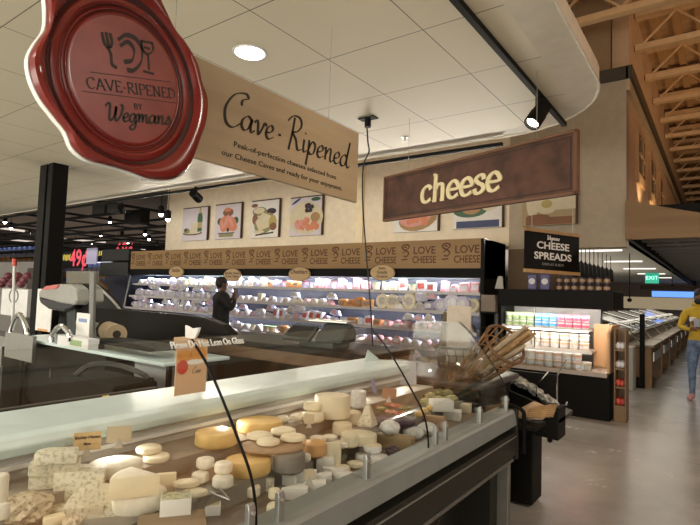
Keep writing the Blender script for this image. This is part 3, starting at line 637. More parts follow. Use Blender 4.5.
# white pieces pile
rb = random.Random(3)
PL = [((274, 296, 476, 488), 'flat'), ((283, 306, 488, 503), 'front'), ((295, 313, 473, 490), 'upright'), ((305, 324, 484, 496), 'near'), ((313, 330, 476, 488), 'rear'), ((322, 342, 470, 482), 'far'), ((330, 349, 476, 486), 'thin'), ((318, 332, 460, 474), 'tall cut')]
WL = ['bright white wedge lying flat at the cylinder stack end of the pile', 'bright white wedge lying lowest at the front of the pile', 'bright white wedge standing upright in the pile by the small tag', 'bright white wedge right below the small tag', 'bright white wedge behind the small tag', 'bright white wedge beyond the small tag', 'thin bright white wedge at the far end of the pile', 'tall bright white cut wedge topping the pile']
for (bb, k), l in zip(PL, WL): cheese('wedge', (bb[0]-3, bb[1]+3, bb[2]-5, bb[3]+1), l, C_feta, 'white_cheese_wedge', rot=rb.uniform(-.5, .5), hmin=.042)
cheese('wedge', (324, 341, 441, 472), 'steep pointed white wedge standing behind the small tag', C_ivory, 'white_cheese_wedge', dr=.4)
for i, (bb, l) in enumerate([((309, 326, 434, 445), 'small white piece at the orange wheel end of the rear heap'), ((318, 334, 441, 451), 'small white piece in the middle of the rear heap'), ((330, 349, 439, 450), 'small white piece at the far end of the rear heap'), ((322, 338, 433, 443), 'small white piece on the back of the rear heap'), ((299, 311, 452, 463), 'small white piece beside the orange wheel foot')]):
    cheese('oval', bb, l, C_white, 'soft_cheese_piece', dr=.8, hmin=.02)
# back row
cheese('flute', (314, 350, 392, 420), 'large fluted ivory wheel standing on the back step', C_ivory, 'fluted_cheese', dr=.8)
a = cheese('disc', (301, 324, 410, 424), 'lower ivory cylinder beside the fluted wheel', C_ivory, 'cheese_round', h=.04)
cheese('disc', (303, 323, 400, 412), 'upper ivory cylinder beside the fluted wheel', C_ivory, 'cheese_round', z=a, h=.035)
for bb, l in (((276, 290, 414, 424), 'small white soft lump behind the oval board'), ((290, 303, 412, 423), 'small white soft lump next to the ivory cylinders')): cheese('lump', bb, l, C_white, 'soft_cheese_piece')
a = cheese('disc', (340, 377, 430, 447), 'broad ivory wheel under the netted pointed cheese', C_ivory, 'cheese_round', h=.045, dr=.8)
cheese('disc', (332, 352, 420, 437), 'ivory cylinder in front of the fluted wheel', C_ivory, 'cheese_round')
b = cheese('disc', (342, 361, 409, 426), 'tall ivory cylinder next to the netted pointed cheese', C_ivory, 'cheese_round')
cheese('pyr', (356, 379, 403, 428), 'netted pointed cheese sitting on the broad wheel', C_blue, 'pointed_cheese', z=a, rot=.4)
cheese('disc', (341, 358, 432, 449), 'small ivory cylinder below the broad wheel', C_ivory, 'cheese_round')
q = cheese('disc', (350, 366, 389, 409), 'clear plastic cup of white curd beside the fluted wheel', C_wrap, 'curd_cup', 'cup')
# wrapped things
cheese('ball', (379, 400, 418, 437), 'round cheese in crinkled clear wrap beside the brown loaf', C_wrap, 'wrapped_cheese_ball')
cheese('ball', (387, 403, 431, 444), 'smaller round cheese in crinkled wrap in front of the brown loaf', C_wrap, 'wrapped_cheese_ball')
a = cheese('disc', (369, 389, 451, 468), 'lower wrapped cylinder beside the dark plum piece', C_wrap, 'wrapped_cheese_round', h=.04)
cheese('disc', (363, 382, 441, 455), 'wrapped cylinder with a flat ivory top', (C_wrap, C_ivory, 'top'), 'wrapped_cheese_round', z=a, h=.034)
cheese('disc', (355, 369, 449, 463), 'smallest wrapped cylinder near the steel clamp', C_wrap, 'wrapped_cheese_round', h=.035)
for bb, l in (((346, 364, 459, 470), 'pale flat round beside the tall steel clamp'), ((333, 350, 463, 475), 'pale flat round half hidden by the tall steel clamp'), ((364, 382, 462, 474), 'pale flat round in front of the wrapped cylinders')): cheese('oval', bb, l, C_ivory, 'flat_cheese_round', dr=.8, hmin=.018)
cheese('block', (376, 414, 433, 450), 'brown wooden looking loaf cheese lying behind the plum piece', wood('loaf', (.34, .24, .12), (.46, .34, .18), 'X', 3), 'brown_cheese_loaf', dr=.35, rot=-.3)
cheese('lump', (386, 400, 444, 460), 'dark plum coloured piece by the second glass seam', C_dark, 'plum_cheese_piece')
cheese('ball', (402, 424, 424, 442), 'white wrapped mound just behind the second glass seam', C_wrap, 'wrapped_cheese_mound')
cheese('ball', (416, 438, 420, 438), 'white wrapped mound just beyond the second glass seam', C_wrap, 'wrapped_cheese_mound')
cheese('block', (425, 446, 415, 430), 'brown paper wrapped bar with a dark band', C_brownp, 'paper_wrapped_bar', 'cheese', dr=.4, rot=-.2)
cheese('wedge', (434, 462, 408, 422), 'white wedge at the far end of the case by the last clamps', C_feta, 'white_cheese_wedge')
cheese('block', (430, 452, 398, 412), 'white block behind the last white wedge', C_feta, 'white_cheese_block', rot=.3)
cheese('wedge', (452, 472, 402, 414), 'small ivory wedge by the end glass', C_ivory, 'white_cheese_wedge')
for i, (x, y) in enumerate(((430, 412), (424, 415), (436, 408), (442, 405), (419, 418))):
    cheese('ball', (x-4, x+4, y-8, y), 'small gold foil bite in the row behind the wrapped mounds', C_gold, 'foil_cheese_bite', group='gold foil bites')
# tray of antipasti
t = cheese('disc', (366, 416, 402, 428), 'long dark tray of olives and cured meat on the back step', C_dark, 'antipasti_tray', 'tray', dr=.5, h=.03)
for i, (x, y) in enumerate([(374, 405), (382, 408), (391, 411), (400, 413), (408, 412), (388, 403), (397, 405), (405, 407)]):
    cheese('lump', (x-6, x+6, y-5, y+4), 'small heap of olives or cured meat on the long dark tray', [mat('salami', (.42, .12, .07), .5), mat('olive_green', (.24, .22, .08), .4), mat('pink_meat', (.55, .25, .16), .5)][i % 3], 'antipasto_heap', 'food', z=t, h=.022, group='heaps on the antipasti tray')
for i, (x, y) in enumerate([(430, 396), (438, 392), (447, 393), (440, 400), (426, 402), (452, 399)]):
    cheese('lump', (x-6, x+6, y-5, y+5), 'small green packet in the pile at the far back of the case', mat('greenish', (.42, .40, .2), .6), 'green_packet', 'food', h=.05, group='green packets at the far end')
# price cards
def card(px0, px1, py0, py1, dist_ref, label, lines, m, clip=True, tilt=.1):
    c, yaw, wd, hh, lz = solve(px0, px1, py1-3, py1, .05, dist_ref)
    z0 = dist_ref; t = thing('price_card', label, 'price card', (c.x, c.y, z0), yaw)
    hgt = (py1-py0)*wd/(px1-px0)
    MB().box(-wd/2, wd/2, -.001, .001, .018, .018+hgt).build('card', m, t)
    q = MB(); q.prism([(-.014, 0), (.014, 0), (.006, .018), (.004, .03), (-.004, .03), (-.006, .018)], .006, ((0, -.003, 0), (1, 0, 0), (0, 0, 1), (0, 1, 0))); q.build('clip', mat('clip_plastic', (.5, .46, .38), .25), t)
    for i, (s, sz) in enumerate(lines):
        M = Matrix.Translation(t.location) @ Matrix.Rotation(yaw, 4, 'Z'); o_ = M @ Vector((0, -.0015, .018+hgt*(.72-.36*i)))
        text(s, sz, M_ink, (o_, M.to_3x3() @ Vector((1, 0, 0)), (0, 0, 1), M.to_3x3() @ Vector((0, -1, 0))), t, d=.0003, offset=.0003)
    return t
M_card = mat('tan_card', (.62, .44, .22), .6, n=.04); M_card2 = mat('faded_card', (.58, .48, .33), .6, n=.04)
card(74, 99, 438, 456, c2['_t'], 'tan price card written Bayley Hazen Blue on the veined cheese', [('Bayley Hazen', .014), ('Blue', .012)], M_card)
card(107, 130, 432, 448, 1.09, 'faded tan price card standing over the large brie wheel', [], M_card2)
card(304, 314, 418, 428, 1.03, 'tiny card by the ivory cylinders', [], M_card2)
card(313, 323, 478, 488, .96, 'small upright card in the white wedge pile', [], M_card2)
card(382, 396, 392, 402, 1.07, 'small orange brown card behind the antipasti tray', [], mat('rust_card', (.4, .2, .12), .6))
t = at(412, 394, 'X', -1.78); o = MB().box(-.07, .07, -.002, .002, 0, .15).build('sign_card', mat('lilac_card', (.62, .62, .68), .5), None); o.location = (-1.77, t.y-.1, 1.0); o.rotation_euler = (-.15, 0, .75); tag(o, 'pale lilac notice card standing inside the far end of the case', 'card')
t = at(374, 395, 'X', -1.76); o = MB().prism([(-.012, 0), (.012, 0), (.004, .14), (-.02, .14)], .003, ((0, 0, 0), (1, 0, 0), (0, 0, 1), (0, 1, 0))).build('tag_holder', mat('lilac_plastic', (.35, .33, .55), .3), None); o.location = (-1.75, t.y, 1.0); o.rotation_euler = (0, -.2, .7); tag(o, 'slim lilac plastic tag holder behind the clear cup', 'tag holder')
t = thing('serving_tongs', 'thin steel tongs lying in front of the stacked white cylinders', 'tongs', tuple(at(230, 500, 'Z', .96)))
for k in (-1, 1): MB().tube([(.0, 0, 0), (-.05, .01+k*.012, 0), (-.1, .02+k*.02, .0)], .003, 6).build('arm', M_steel, t)
# orange sign card clipped on the ledge
p0 = at(177, 342, 'X', -1.86); p1 = at(208, 340, 'X', -1.86); zb = at(181, 393, 'X', -1.86).z
t = thing('orange_sign_card', 'orange brown cheese advert card standing on the white ledge behind the glass', 'sign', (-1.86, p0.y, zb)); L = p1.y-p0.y; Hh = p0.z-zb
MB().box(-.003, 0, 0, L, -.01, Hh).build('panel', wood('advert_wood', (.66, .42, .25), (.76, .52, .33), 'Y', 3), t)
q = MB(); fr = ((.001, 0, 0), (0, 1, 0), (0, 0, 1), (1, 0, 0))
def disc2(q, cx, cy, rx, ry, fr, d=.001, n=20): q.prism([(cx+rx*math.cos(2*PI*i/n), cy+ry*math.sin(2*PI*i/n)) for i in range(n)], d, fr)
disc2(q, L*.25, Hh*.72, L*.22, Hh*.12, fr); disc2(q, L*.7, Hh*.74, L*.26, Hh*.14, fr); q.build('cheese_picture', mat('advert_orange', (.72, .32, .07), .5), t)
q = MB(); disc2(q, L*.6, Hh*.58, L*.3, Hh*.05, ((.0015, 0, 0), (0, 1, 0), (0, 0, 1), (1, 0, 0))); q.build('plate_picture', M_paper, t)
q = MB(); disc2(q, L*.2, Hh*.5, L*.17, Hh*.14, ((.002, 0, 0), (0, 1, 0), (0, 0, 1), (1, 0, 0))); q.build('red_seal', mat('seal_red_small', (.6, .06, .04), .5), t)
script('Cave', SCR, Hh*.055, M_ink, (Vector(t.location)+Vector((.004, L*.5, Hh*.36)), (0, 1, 0), (0, 0, 1), (1, 0, 0)), t, d=.0005)
# white paper sheet at ledge end, black tray and bag behind ledge
t = at(372, 358, 'X', -2.0); o = MB().prism([(-.10, 0), (.10, 0), (-.06, .085)], .004, ((0, 0, 0), (0, 1, 0), (0, 0, 1), (1, 0, 0))).build('paper_sheet', M_white, None); o.location = (-2.0, t.y, 1.145); tag(o, 'white folded paper standing at the far end of the ledge', 'paper')

# ================================================================ hanging signs
XS = -2.2
bt = [at(197, 51.4, 'X', XS), at(359, 133, 'X', XS), at(358, 203, 'X', XS)]
zt = bt[1].z; zbm = bt[2].z; ye = bt[1].y; ys = 1.12
ban = thing('hanging_wood_banner', 'long pale oak banner hanging from the ceiling with black script lettering', 'sign', (XS, (ys+ye)/2, zbm))
MB().box(XS-.03, XS, ys, ye, zbm, zt).build('panel', wood('banner_oak', (.38, .28, .17), (.54, .41, .27), 'Y', 2.2, .5, 16, .05), ban, world=True, bevel=.003)
for y in (ye-.35, ye-1.6):
    MB().tube([(XS-.015, y, zt), (XS-.015, y, H)], .0025, 5).build('hanging_wire', M_steel, ban, world=True)
def on_banner(px, py): return at(px, py, 'X', XS+.002)
# script sized from the photo
bz = (on_banner(240, 126).z+on_banner(343, 168).z)/2
yA, yB, yH, yR, yD = [on_banner(*q_).y for q_ in ((221, 118), (274, 139), (277, 140), (285.5, 143), (350, 170))]
def bscript(word, ya, yb, adv, xh=.086, wid=.25, lo=.22):
    return script(word, SCR, xh, M_ink, ((XS+.001, ya, bz), UY, (0, 0, 1), (1, 0, 0)), ban, wid=wid, lo=lo, slant=.12, sx=(yb-ya)/(xh*adv))
bscript('Cave', yA, yB, 3.9); bscript('-', yH, yH+.035, .6, lo=.6); bscript('Ripened', yR, yD, 6.15)
q = MB()
l1 = on_banner(232, 149); l2 = on_banner(228, 155.5)
l1 = on_banner(288, 162); l2 = on_banner(284, 169)
yc1 = (on_banner(234, 143).y+on_banner(336, 178).y)/2; yc2 = (on_banner(222, 150).y+on_banner(342, 188).y)/2
w1 = on_banner(336, 178).y-on_banner(234, 143).y; w2b = on_banner(342, 188).y-on_banner(222, 150).y
z1 = on_banner(234, 144).z; z2 = on_banner(222, 150).z
def fit_text(s, size, m, c, wdt, par, fr, **k):
    o = text(s, size, m, (c,)+fr, par, **k); me = o.data; U = Vector(fr[0]); vals = [v.co.dot(U) for v in me.vertices]; cc = (max(vals)+min(vals))/2; s_ = wdt/(max(vals)-min(vals))
    for v in me.vertices: v.co += U*((v.co.dot(U)-cc)*(s_-1))
    return o
F3 = (UY, Vector((0, 0, 1)), Vector((1, 0, 0)))
fit_text('Peak-of-perfection cheeses selected from', .044, M_ink, Vector((XS+.001, yc1, z1)), w1, ban, F3, d=.0008)
fit_text('our Cheese Caves and ready for your enjoyment.', .044, M_ink, Vector((XS+.001, yc2, z2-.012)), w2b, ban, F3, d=.0008)
# wax seal
XW = XS+.09
trace = [(45, -8), (46.5, 12), (45, 30), (36, 43), (29, 58), (31, 77), (40, 98), (55, 118), (66, 132), (73, 148), (88, 160), (110, 166), (130, 172), (150, 179), (170, 179.5), (184, 173), (192, 160), (198, 143), (205, 122), (206, 100), (200, 84), (196, 66), (184, 45), (172, 30), (162, 8), (152, -14), (134, -34), (112, -44), (88, -46), (64, -38), (50, -24)]
pw = [at(x, y, 'X', XW) for x, y in trace]
pw = [Vector((v[0], v[1], 0)) for v in catmull([(p.y, p.z, 0) for p in pw+[pw[0]]], 4)][:-1]
cc = at(126.5, 81, 'X', XW); c2d = Vector((cc.y, cc.z, 0))
seal = thing('wax_seal_sign', 'huge wavy edged red wax seal sign hanging at the front of the oak banner', 'sign', (XW, cc.y, cc.z))
SW = dict(parent=seal, world=True)
wm = MB(); wm.prism([(c2d.x+(v.x-c2d.x)*1.011, c2d.y+(v.y-c2d.y)*1.011) for v in pw], -.03, ((XW, 0, 0), (0, 1, 0), (0, 0, 1), (1, 0, 0))); wm.build('backing_board', M_paper, **SW)
# measured inner ring
iy = (at(183, 85, 'X', XW).y-at(70.5, 76, 'X', XW).y)/2; iz = (at(120, 13, 'X', XW).z-at(134, 147.5, 'X', XW).z)/2; Ri = (iy+iz)/2
mb = MB(); n = len(pw); rings = []
def ringpt(v, k, inner):   # k 0..1 from outline to inner circle
    d = v-c2d; a = math.atan2(d.y, d.x); q = c2d+Vector((math.cos(a)*inner*iy/Ri, math.sin(a)*inner*iz/Ri, 0)); return v.lerp(q, k)
RO = Ri*1.28
prof = [(0, 0), (.03, .012), (.15, .030), (.4, .036), (.7, .030), (.9, .014), (1.0, .010)]
for k, hgt in prof: rings.append([mb.bm.verts.new((XW+hgt, *ringpt(v, k, RO).xy)) for v in pw])
for rr, hgt in ((1.24, .006), (1.21, .016), (1.15, .020), (1.11, .014), (1.095, .006), (1.075, .004), (1.06, .010), (1.04, .012), (1.02, .006), (1.0, .005), (.98, .012), (.95, .013), (.0, .013)):
    if rr == 0: break
    rings.append([mb.bm.verts.new((XW+hgt, *ringpt(v, 1, Ri*rr).xy)) for v in pw])
for ri, (a, b) in enumerate(zip(rings, rings[1:])):
    for i in range(n):
        f = mb.bm.faces.new((a[i], a[(i+1) % n], b[(i+1) % n], b[i]))
        f.material_index = 1 if ri in (5, 6, 10, 14) else 0
f = mb.bm.faces.new(rings[-1]); f.material_index = 2
mb.build('wax_face', [M_red, M_reddk, M_redc], smooth=True, **SW)
# lettering on the seal: baseline from the photo
pa = at(87, 88, 'X', XW+.013); pb = at(178, 99, 'X', XW+.013); U = (pb-pa); wt = U.length; U.normalize(); V = Vector((0, -U.z, U.y)); N = Vector((1, 0, 0))
sl, wl = script('CAVE-RIPENED', CAP, .030, M_ink, (pa, U, V, N), seal, wid=.26, lo=.36, nib=.35, slant=0, d=.001, sx=wt/(.030*12.0))
def onseal(px, py): return at(px, py, 'X', XW+.0135)
for (xa, ya_), (xb, yb_) in (((90, 72), (171, 82)), ((82, 91), (176, 103))):
    a_, b_ = onseal(xa, ya_), onseal(xb, yb_); MB().tube([a_, b_], .0016, 4).build('rule_line', M_ink, **SW)
pm = onseal(138, 107); text('BY', .036, M_ink, (pm, U, V, N), seal, d=.0006, offset=.0005)
pm = onseal(106, 120); pe = onseal(171, 123); script('Wegmans', SCR, .036, M_ink, (pm, U, V, N), seal, wid=.34, lo=.45, slant=.15, sx=(pe-pm).length/(.036*7.2), d=.001)
def seal_strokes(name, lines, wid, lo=.4, nib=.8):
    q = MB()
    for L_ in lines:
        P = [onseal(x, y) for x, y in L_]; st = [((p-pa).dot(U)/1, (p-pa).dot(V)/1) for p in P]
        stroke_mb(q, [st], (pa, U, V, N), wid, nib, lo, .001)
    return q.build(name, M_ink, **SW)
seal_strokes('fork_emblem', [[(102, 32), (104, 42), (108, 48)], [(106, 32), (108, 42), (110, 48)], [(110, 33), (112, 42), (111, 48)], [(108, 47), (111, 55), (112, 64), (117, 68)]], .016)
seal_strokes('plate_emblem', [[(118, 40), (126, 35), (136, 39), (142, 50), (141, 62), (134, 70), (127, 70)], [(120, 46), (128, 42), (134, 50), (132, 60), (124, 62)]], .022, .25, 1.2)
seal_strokes('glass_emblem', [[(141, 40), (143, 50), (148, 54), (153, 50), (152, 42)], [(141, 41), (152, 43)], [(148, 54), (149, 70)], [(143, 71), (154, 74)], [(144, 47), (150, 49)]], .013)
for px in (90, 150):
    q = at(px, -45, 'X', XW-.01); MB().tube([(XW-.015, q.y, q.z), (XW-.015, q.y, H)], .0025, 5).build('hanging_wire', M_steel, **SW)

# cheese sign
A = Vector((-3.03, 4.76, 2.406)); B = Vector((-.878, 4.08, 2.437)); B.z = A.z = 2.42; U = (B-A).normalized(); N = U.cross(Vector((0, 0, 1))); Ls = (B-A).length; hs = .50
cs = thing('cheese_sign', 'large dark red brown hanging sign with raised cream word cheese', 'sign', (A+B)/2)
CW = dict(parent=cs, world=True); fr = (A-N*.04, U, (0, 0, 1), N)
M_sg = mat('leather_brown', (.085, .036, .022), .55, n=.5, ns=6, bump=.05); M_sgd = mat('sign_line', (.03, .012, .01), .5); M_sge = mat('sign_edge', (.16, .075, .04), .5)
MB().prism([(0, 0), (Ls, 0), (Ls, hs), (0, hs)], .04, fr).build('panel', M_sg, **CW)
q = MB()
for a_, b_, c_, d_ in ((0, 0, Ls, .022), (0, hs-.022, Ls, hs), (0, 0, .022, hs), (Ls-.022, 0, Ls, hs)): q.prism([(a_, b_), (c_, b_), (c_, d_), (a_, d_)], .012, (A, U, (0, 0, 1), N))
q.build('frame', M_sge, **CW)
q = MB(); i_ = .045
for a_, b_, c_, d_ in ((i_, i_, Ls-i_, i_+.009), (i_, hs-i_-.009, Ls-i_, hs-i_), (i_, i_, i_+.009, hs-i_), (Ls-i_-.009, i_, Ls-i_, hs-i_)): q.prism([(a_, b_), (c_, b_), (c_, d_), (a_, d_)], .002, (A, U, (0, 0, 1), N))
q.build('inlay_line', M_sgd, **CW)
def onS(px, py):
    d = ray(px, py); o_ = Vector((0, 0, EYE)); return o_+d*((A-o_).dot(N)/d.dot(N))
pa_ = onS(421, 204); pb_ = onS(500, 189); wch = (pb_-pa_).length; base = Vector((pa_.x, pa_.y, (pa_.z+pb_.z)/2))
script('cheese', SRF, .162, M_yel, (base, U, (0, 0, 1), N), cs, wid=.28, lo=.5, nib=.15, slant=.05, sx=wch/(.162*5.2), d=.014)
for s_ in (.16, .84): pt = A+U*Ls*s_; MB().tube([pt-N*.02+Vector((0, 0, hs)), Vector((pt.x, pt.y, H))-N*.02], .003, 5).build('hanging_wire', M_steel, **CW)

# cheese spreads sign
Y6 = 6.5
A = at(525, 272, 'Y', Y6); rB = ray(579, 276.5); rA = ray(525, 272); B = Vector((0, 0, EYE))+rB*((A.y/rA.y)*1.084); T = at(524.5, 227, 'Y', Y6); B.z = A.z; hs = T.z-A.z-.0; U = (B-A).normalized(); N = U.cross(Vector((0, 0, 1))).normalized()
V = N.cross(U)*1.0; V = Vector((0, 0, 1)); Ls = (B-A).length
sp = thing('cheese_spreads_sign', 'small black hanging sign with white words CHEESE SPREADS and wooden bars', 'sign', (A+B)/2); PW = dict(parent=sp, world=True); fr = (A-N*.02, U, V, N)
MB().prism([(0, 0), (Ls, 0), (Ls, hs), (0, hs)], .02, fr).build('panel', M_black, **PW)
q = MB().prism([(-.01, hs-.045), (Ls+.01, hs-.045), (Ls+.01, hs), (-.01, hs)], .035, fr); q.build('wooden_bar', M_woodLX, **PW)
q = MB().prism([(-.01, 0), (Ls+.01, 0), (Ls+.01, .045), (-.01, .045)], .035, fr); q.build('wooden_bar', M_woodLX, **PW)
def P_(u, v): return A+U*Ls*u+V*hs*v
FS = (U, V, N)
fit_text('CHEESE', .128, M_paper, P_(.5, .63), Ls*.60, sp, FS, d=.001, offset=.003)
fit_text('SPREADS', .128, M_paper, P_(.5, .39), Ls*.69, sp, FS, d=.001, offset=.003)
script('Wegmans', SCR, .028, M_paper, (P_(.38, .78), U, V, N), sp, wid=.4, lo=.6, sx=Ls*.24/(.028*7.4))
fit_text('DISPLAY & BE BEST', .045, M_paper, P_(.5, .2), Ls*.4, sp, FS, d=.0008) if False else fit_text('DISPLAY & BUY', .045, mat('dim_white', (.3, .29, .27), .7), P_(.5, .21), Ls*.4, sp, FS, d=.0008)
for s_ in (.12, .88): pt = A+U*Ls*s_; MB().tube([pt-N*.01+Vector((0, 0, hs)), Vector((pt.x, pt.y, 6.5))-N*.01], .003, 5).build('hanging_wire', M_steel, **PW)

# ================================================================ long cheese wall case
CX0, CX1, YF = -13.4, -3.1, 7.95
wc = thing('refrigerated_wall_case', 'long lit open refrigerated case with LOVE CHEESE wooden header full of packaged cheese', 'refrigerated case', ((CX0+CX1)/2, 8.3, 0))
WW = dict(parent=wc, world=True)
M_hdr = wood('header_wood', (.27, .16, .06), (.34, .21, .085), 'X', 2.4, .55)
MB().box(CX0, CX1, YF, YF+.06, 2.09, 2.58).build('header_board', M_hdr, **WW)
MB().box(CX0, CX1, YF+.06, YW-.02, 2.0, 2.56).build('header_box', M_black, **WW)
MB().box(CX0, CX1, YF+.03, YF+.09, 1.93, 2.09).build('canopy', M_black, **WW)
MB().box(CX0, CX1, YF+.09, YW-.02, 1.93, 2.0).build('canopy_underside', M_white, **WW)
MB().box(CX0, CX1, YW-.12, YW-.02, .1, 1.93).build('back_wall', M_navy, **WW)
MB().box(CX1-.06, CX1, YF-.02, YW-.02, 0, 2.57).build('end_panel', M_black, **WW)
MB().box(CX0, CX0+.06, YF-.1, YW-.02, 0, 1.95).build('end_panel', M_navy, **WW)
MB().tube([(CX0+.06, YF-.02, 1.9), (CX0+.3, YF-.4, .5)], .02, 6).build('edge_rail', M_alu, **WW)
SH = [(1.68, 8.02), (1.35, 7.93), (1.03, 7.83), (.74, 7.74), (.46, 7.42)]
for z, y in SH:
    MB().box(CX0+.06, CX1-.06, y, YW-.12, z-.025, z).build('shelf', M_whiteP, **WW)
    MB().box(CX0+.06, CX1-.06, y-.012, y, z-.035, z+.018).build('price_rail', mat('price_rail', (.55, .52, .52), .4), **WW)
MB().box(CX0, CX1, 7.36, 7.95, .08, .44).build('base', M_black, **WW)
MB().box(CX0, CX1, 7.32, 7.37, .40, .56).build('front_bumper', mat('bumper_grey', (.2, .2, .2), .4), **WW)
nb = 13; bw = (CX1-CX0)/nb
for i in range(nb):
    x0 = CX0+bw*(i+.5); xx = x0+.09
    text('LOVE', .185, M_inkb, ((xx, YF-.001, 2.40), (1, 0, 0), (0, 0, 1), (0, -1, 0)), wc, d=.0008, offset=.003, sx=.98)
    text('CHEESE', .172, M_inkb, ((xx-.0, YF-.001, 2.235), (1, 0, 0), (0, 0, 1), (0, -1, 0)), wc, d=.0008, offset=.003, sx=.80)
    q = MB(); f4 = ((x0-.36, YF-.001, 2.18), (1, 0, 0), (0, 0, 1), (0, -1, 0))
    stroke_mb(q, [[(0, .3), (.03, .25), (.1, .24), (.15, .3), (.1, .33), (.02, .32), (.0, .27)], [(.02, .18), (.08, .22), (.14, .18), (.1, .12), (.04, .13)], [(0, .06), (.12, .07)], [(.04, .3), (.1, .28)]], f4, .03, .6, .6, .001)
    q.build('lettering', M_inkb, **WW)
def oval_sign(px, py, w_, h_, label, lines):
    p = at(px, py, 'Y', YF-.03); t = thing('oval_sign', label, 'sign', p)
    q = MB(); disc2(q, 0, 0, w_/2, h_/2, ((0, 0, 0), (1, 0, 0), (0, 0, 1), (0, 1, 0)), .02, 32); q.build('plaque', wood('plaque_wood', (.5, .34, .17), (.58, .41, .22), 'X', 3), t)
    q = MB(); q.tube([(math.cos(a)*w_*.485, -.002, math.sin(a)*h_*.48) for a in [2*PI*i/32 for i in range(32)]], .006, 4, True); q.build('rim', M_inkb, t)
    n = len(lines)
    for i, (s, sz) in enumerate(lines):
        text(s, sz, M_ink, (Vector(p)+Vector((0, -.001, h_*.5*(.05+(n-1)*.24-i*.5))), (1, 0, 0), (0, 0, 1), (0, -1, 0)), t, d=.001, offset=.001)
oval_sign(176, 272, .62, .30, 'oval wooden sign reading Italian at the far end of the header', [('Italian', .14), ('', .01)])
oval_sign(232, 275, .60, .30, 'oval wooden sign with two lines of small words above the customer', [('Specialty Cheese', .07), ('& Goat Cheese', .07)])
oval_sign(299, 274, .60, .30, 'oval wooden sign reading Cheddars', [('Cheddars', .12), ('', .01)])
oval_sign(382, 272.5, .54, .30, 'oval wooden sign reading Swiss Gouda Gruyere by the hanging cable', [('Swiss', .07), ('Gouda', .08), ('Gruyere', .07)])
# products: one of each kind, then copies
def pm(n, c): return mat(n, c, .35, n=.18, ns=40, coat=.2)
P_white = pm('pack_white', (.72, .72, .76)); P_cream = pm('pack_cream', (.75, .68, .5)); P_pink = pm('pack_pink', (.68, .36, .36)); P_blue = pm('pack_blue', (.25, .32, .6)); P_green = pm('pack_green', (.28, .42, .18))
P_yel = pm('pack_yellow', (.75, .6, .1)); P_red = pm('pack_red', (.55, .08, .06)); P_orange = pm('pack_orange', (.75, .36, .12)); P_lab = pm('pack_label', (.5, .45, .4)); P_lil = pm('pack_lilac', (.55, .52, .68)); P_brown = pm('pack_brown', (.32, .2, .12))
def wedge_pack(m, ml):
    o = MB().prism([(-.075, 0), (.075, 0), (.02, .075), (-.02, .08)], .11, ((0, -.055, 0), (1, 0, 0), (0, 0, 1), (0, 1, 0))).build('cheese_wedge_pack', m, None, bevel=.008, bseg=1)
    MB().box(-.035, .035, -.059, -.056, .01, .05).build('label_sticker', ml, o); return o
def tub(m, ml):
    o = MB().lathe([(.042, 0), (.052, .075), (.045, .075)], n=14).build('cheese_tub', m, None, smooth=True)
    MB().lathe([(.054, .075), (.054, .087), (.05, .087)], n=14).build('tub_lid', ml, o); return o
def box_(m, ml, w_=.09, h_=.12):
    o = MB().box(-w_/2, w_/2, -.04, .04, 0, h_).build('cheese_box', m, None, bevel=.004, bseg=1)
    MB().box(-w_*.38, w_*.38, -.0425, -.040, h_*.25, h_*.75).build('box_label', ml, o); return o
def bag(m, ml):
    o = MB().ball((0, 0, .055), 1, .085, .06, .058, rough=.14, seed=4).build('cheese_bag', m, None)
    MB().box(-.035, .035, -.066, -.058, .03, .08).build('bag_label', ml, o); return o
def round_(m, ml):
    o = MB().cyl((0, -.03, .085), (0, .03, .085), .085, n=20).build('wrapped_cheese_round', m, None, bevel=.006, bseg=1)
    MB().cyl((0, -.032, .085), (0, -.031, .085), .045, n=16).build('round_label', ml, o); return o
KW = [wedge_pack(P_white, P_lab), wedge_pack(P_cream, P_white), wedge_pack(P_lil, P_pink), bag(P_white, P_lil), bag(P_lil, P_white), tub(P_white, P_blue), tub(P_cream, P_green), box_(P_white, P_red), box_(P_cream, P_lab), box_(P_pink, P_white), round_(P_cream, P_lab), round_(P_lil, P_white), bag(P_orange, P_brown), box_(P_orange, P_brown, .12, .09), tub(P_lil, P_red), wedge_pack(P_pink, P_white)]
KN = ['white wrapped cheese wedge pack', 'cream wrapped cheese wedge pack', 'lilac tinted cheese wedge pack', 'white bag of shredded cheese', 'lilac bag of shredded cheese', 'white cheese tub with blue lid', 'cream cheese tub with green lid', 'white cheese carton with red label', 'cream cheese carton', 'pink cheese carton', 'cream wrapped cheese round', 'lilac wrapped cheese round', 'orange bag of cheese', 'orange cheese carton with brown label', 'lilac tub with red lid', 'pink wrapped cheese wedge pack']
KC = ['cheese pack', 'cheese pack', 'cheese pack', 'cheese bag', 'cheese bag', 'cheese tub', 'cheese tub', 'cheese carton', 'cheese carton', 'cheese carton', 'cheese pack', 'cheese pack', 'cheese bag', 'cheese carton', 'cheese tub', 'cheese pack']
used = [False]*len(KW)
def put(k, loc, rz, where, grp):
    lb = f'{KN[k]} {where}'; g = f'{KN[k]}s {grp}'
    if not used[k]: o = KW[k]; used[k] = True; o.location = loc; o.rotation_euler = (0, 0, rz); tag(o, lb, KC[k], g)
    else: o = dup(KW[k], loc, rz, lb, g); o['category'] = KC[k]
    o.scale = (rp.uniform(1.3, 1.8), 1.5, rp.uniform(1.35, 1.85)); o.rotation_euler = (rp.uniform(-.3, .05), rp.uniform(-.12, .12), rz)
    return o
rp = random.Random(11)
SN = ['on the top shelf of the long case', 'on the second shelf of the long case', 'on the middle shelf of the long case', 'on the fourth shelf of the long case', 'on the lowest deck of the long case']
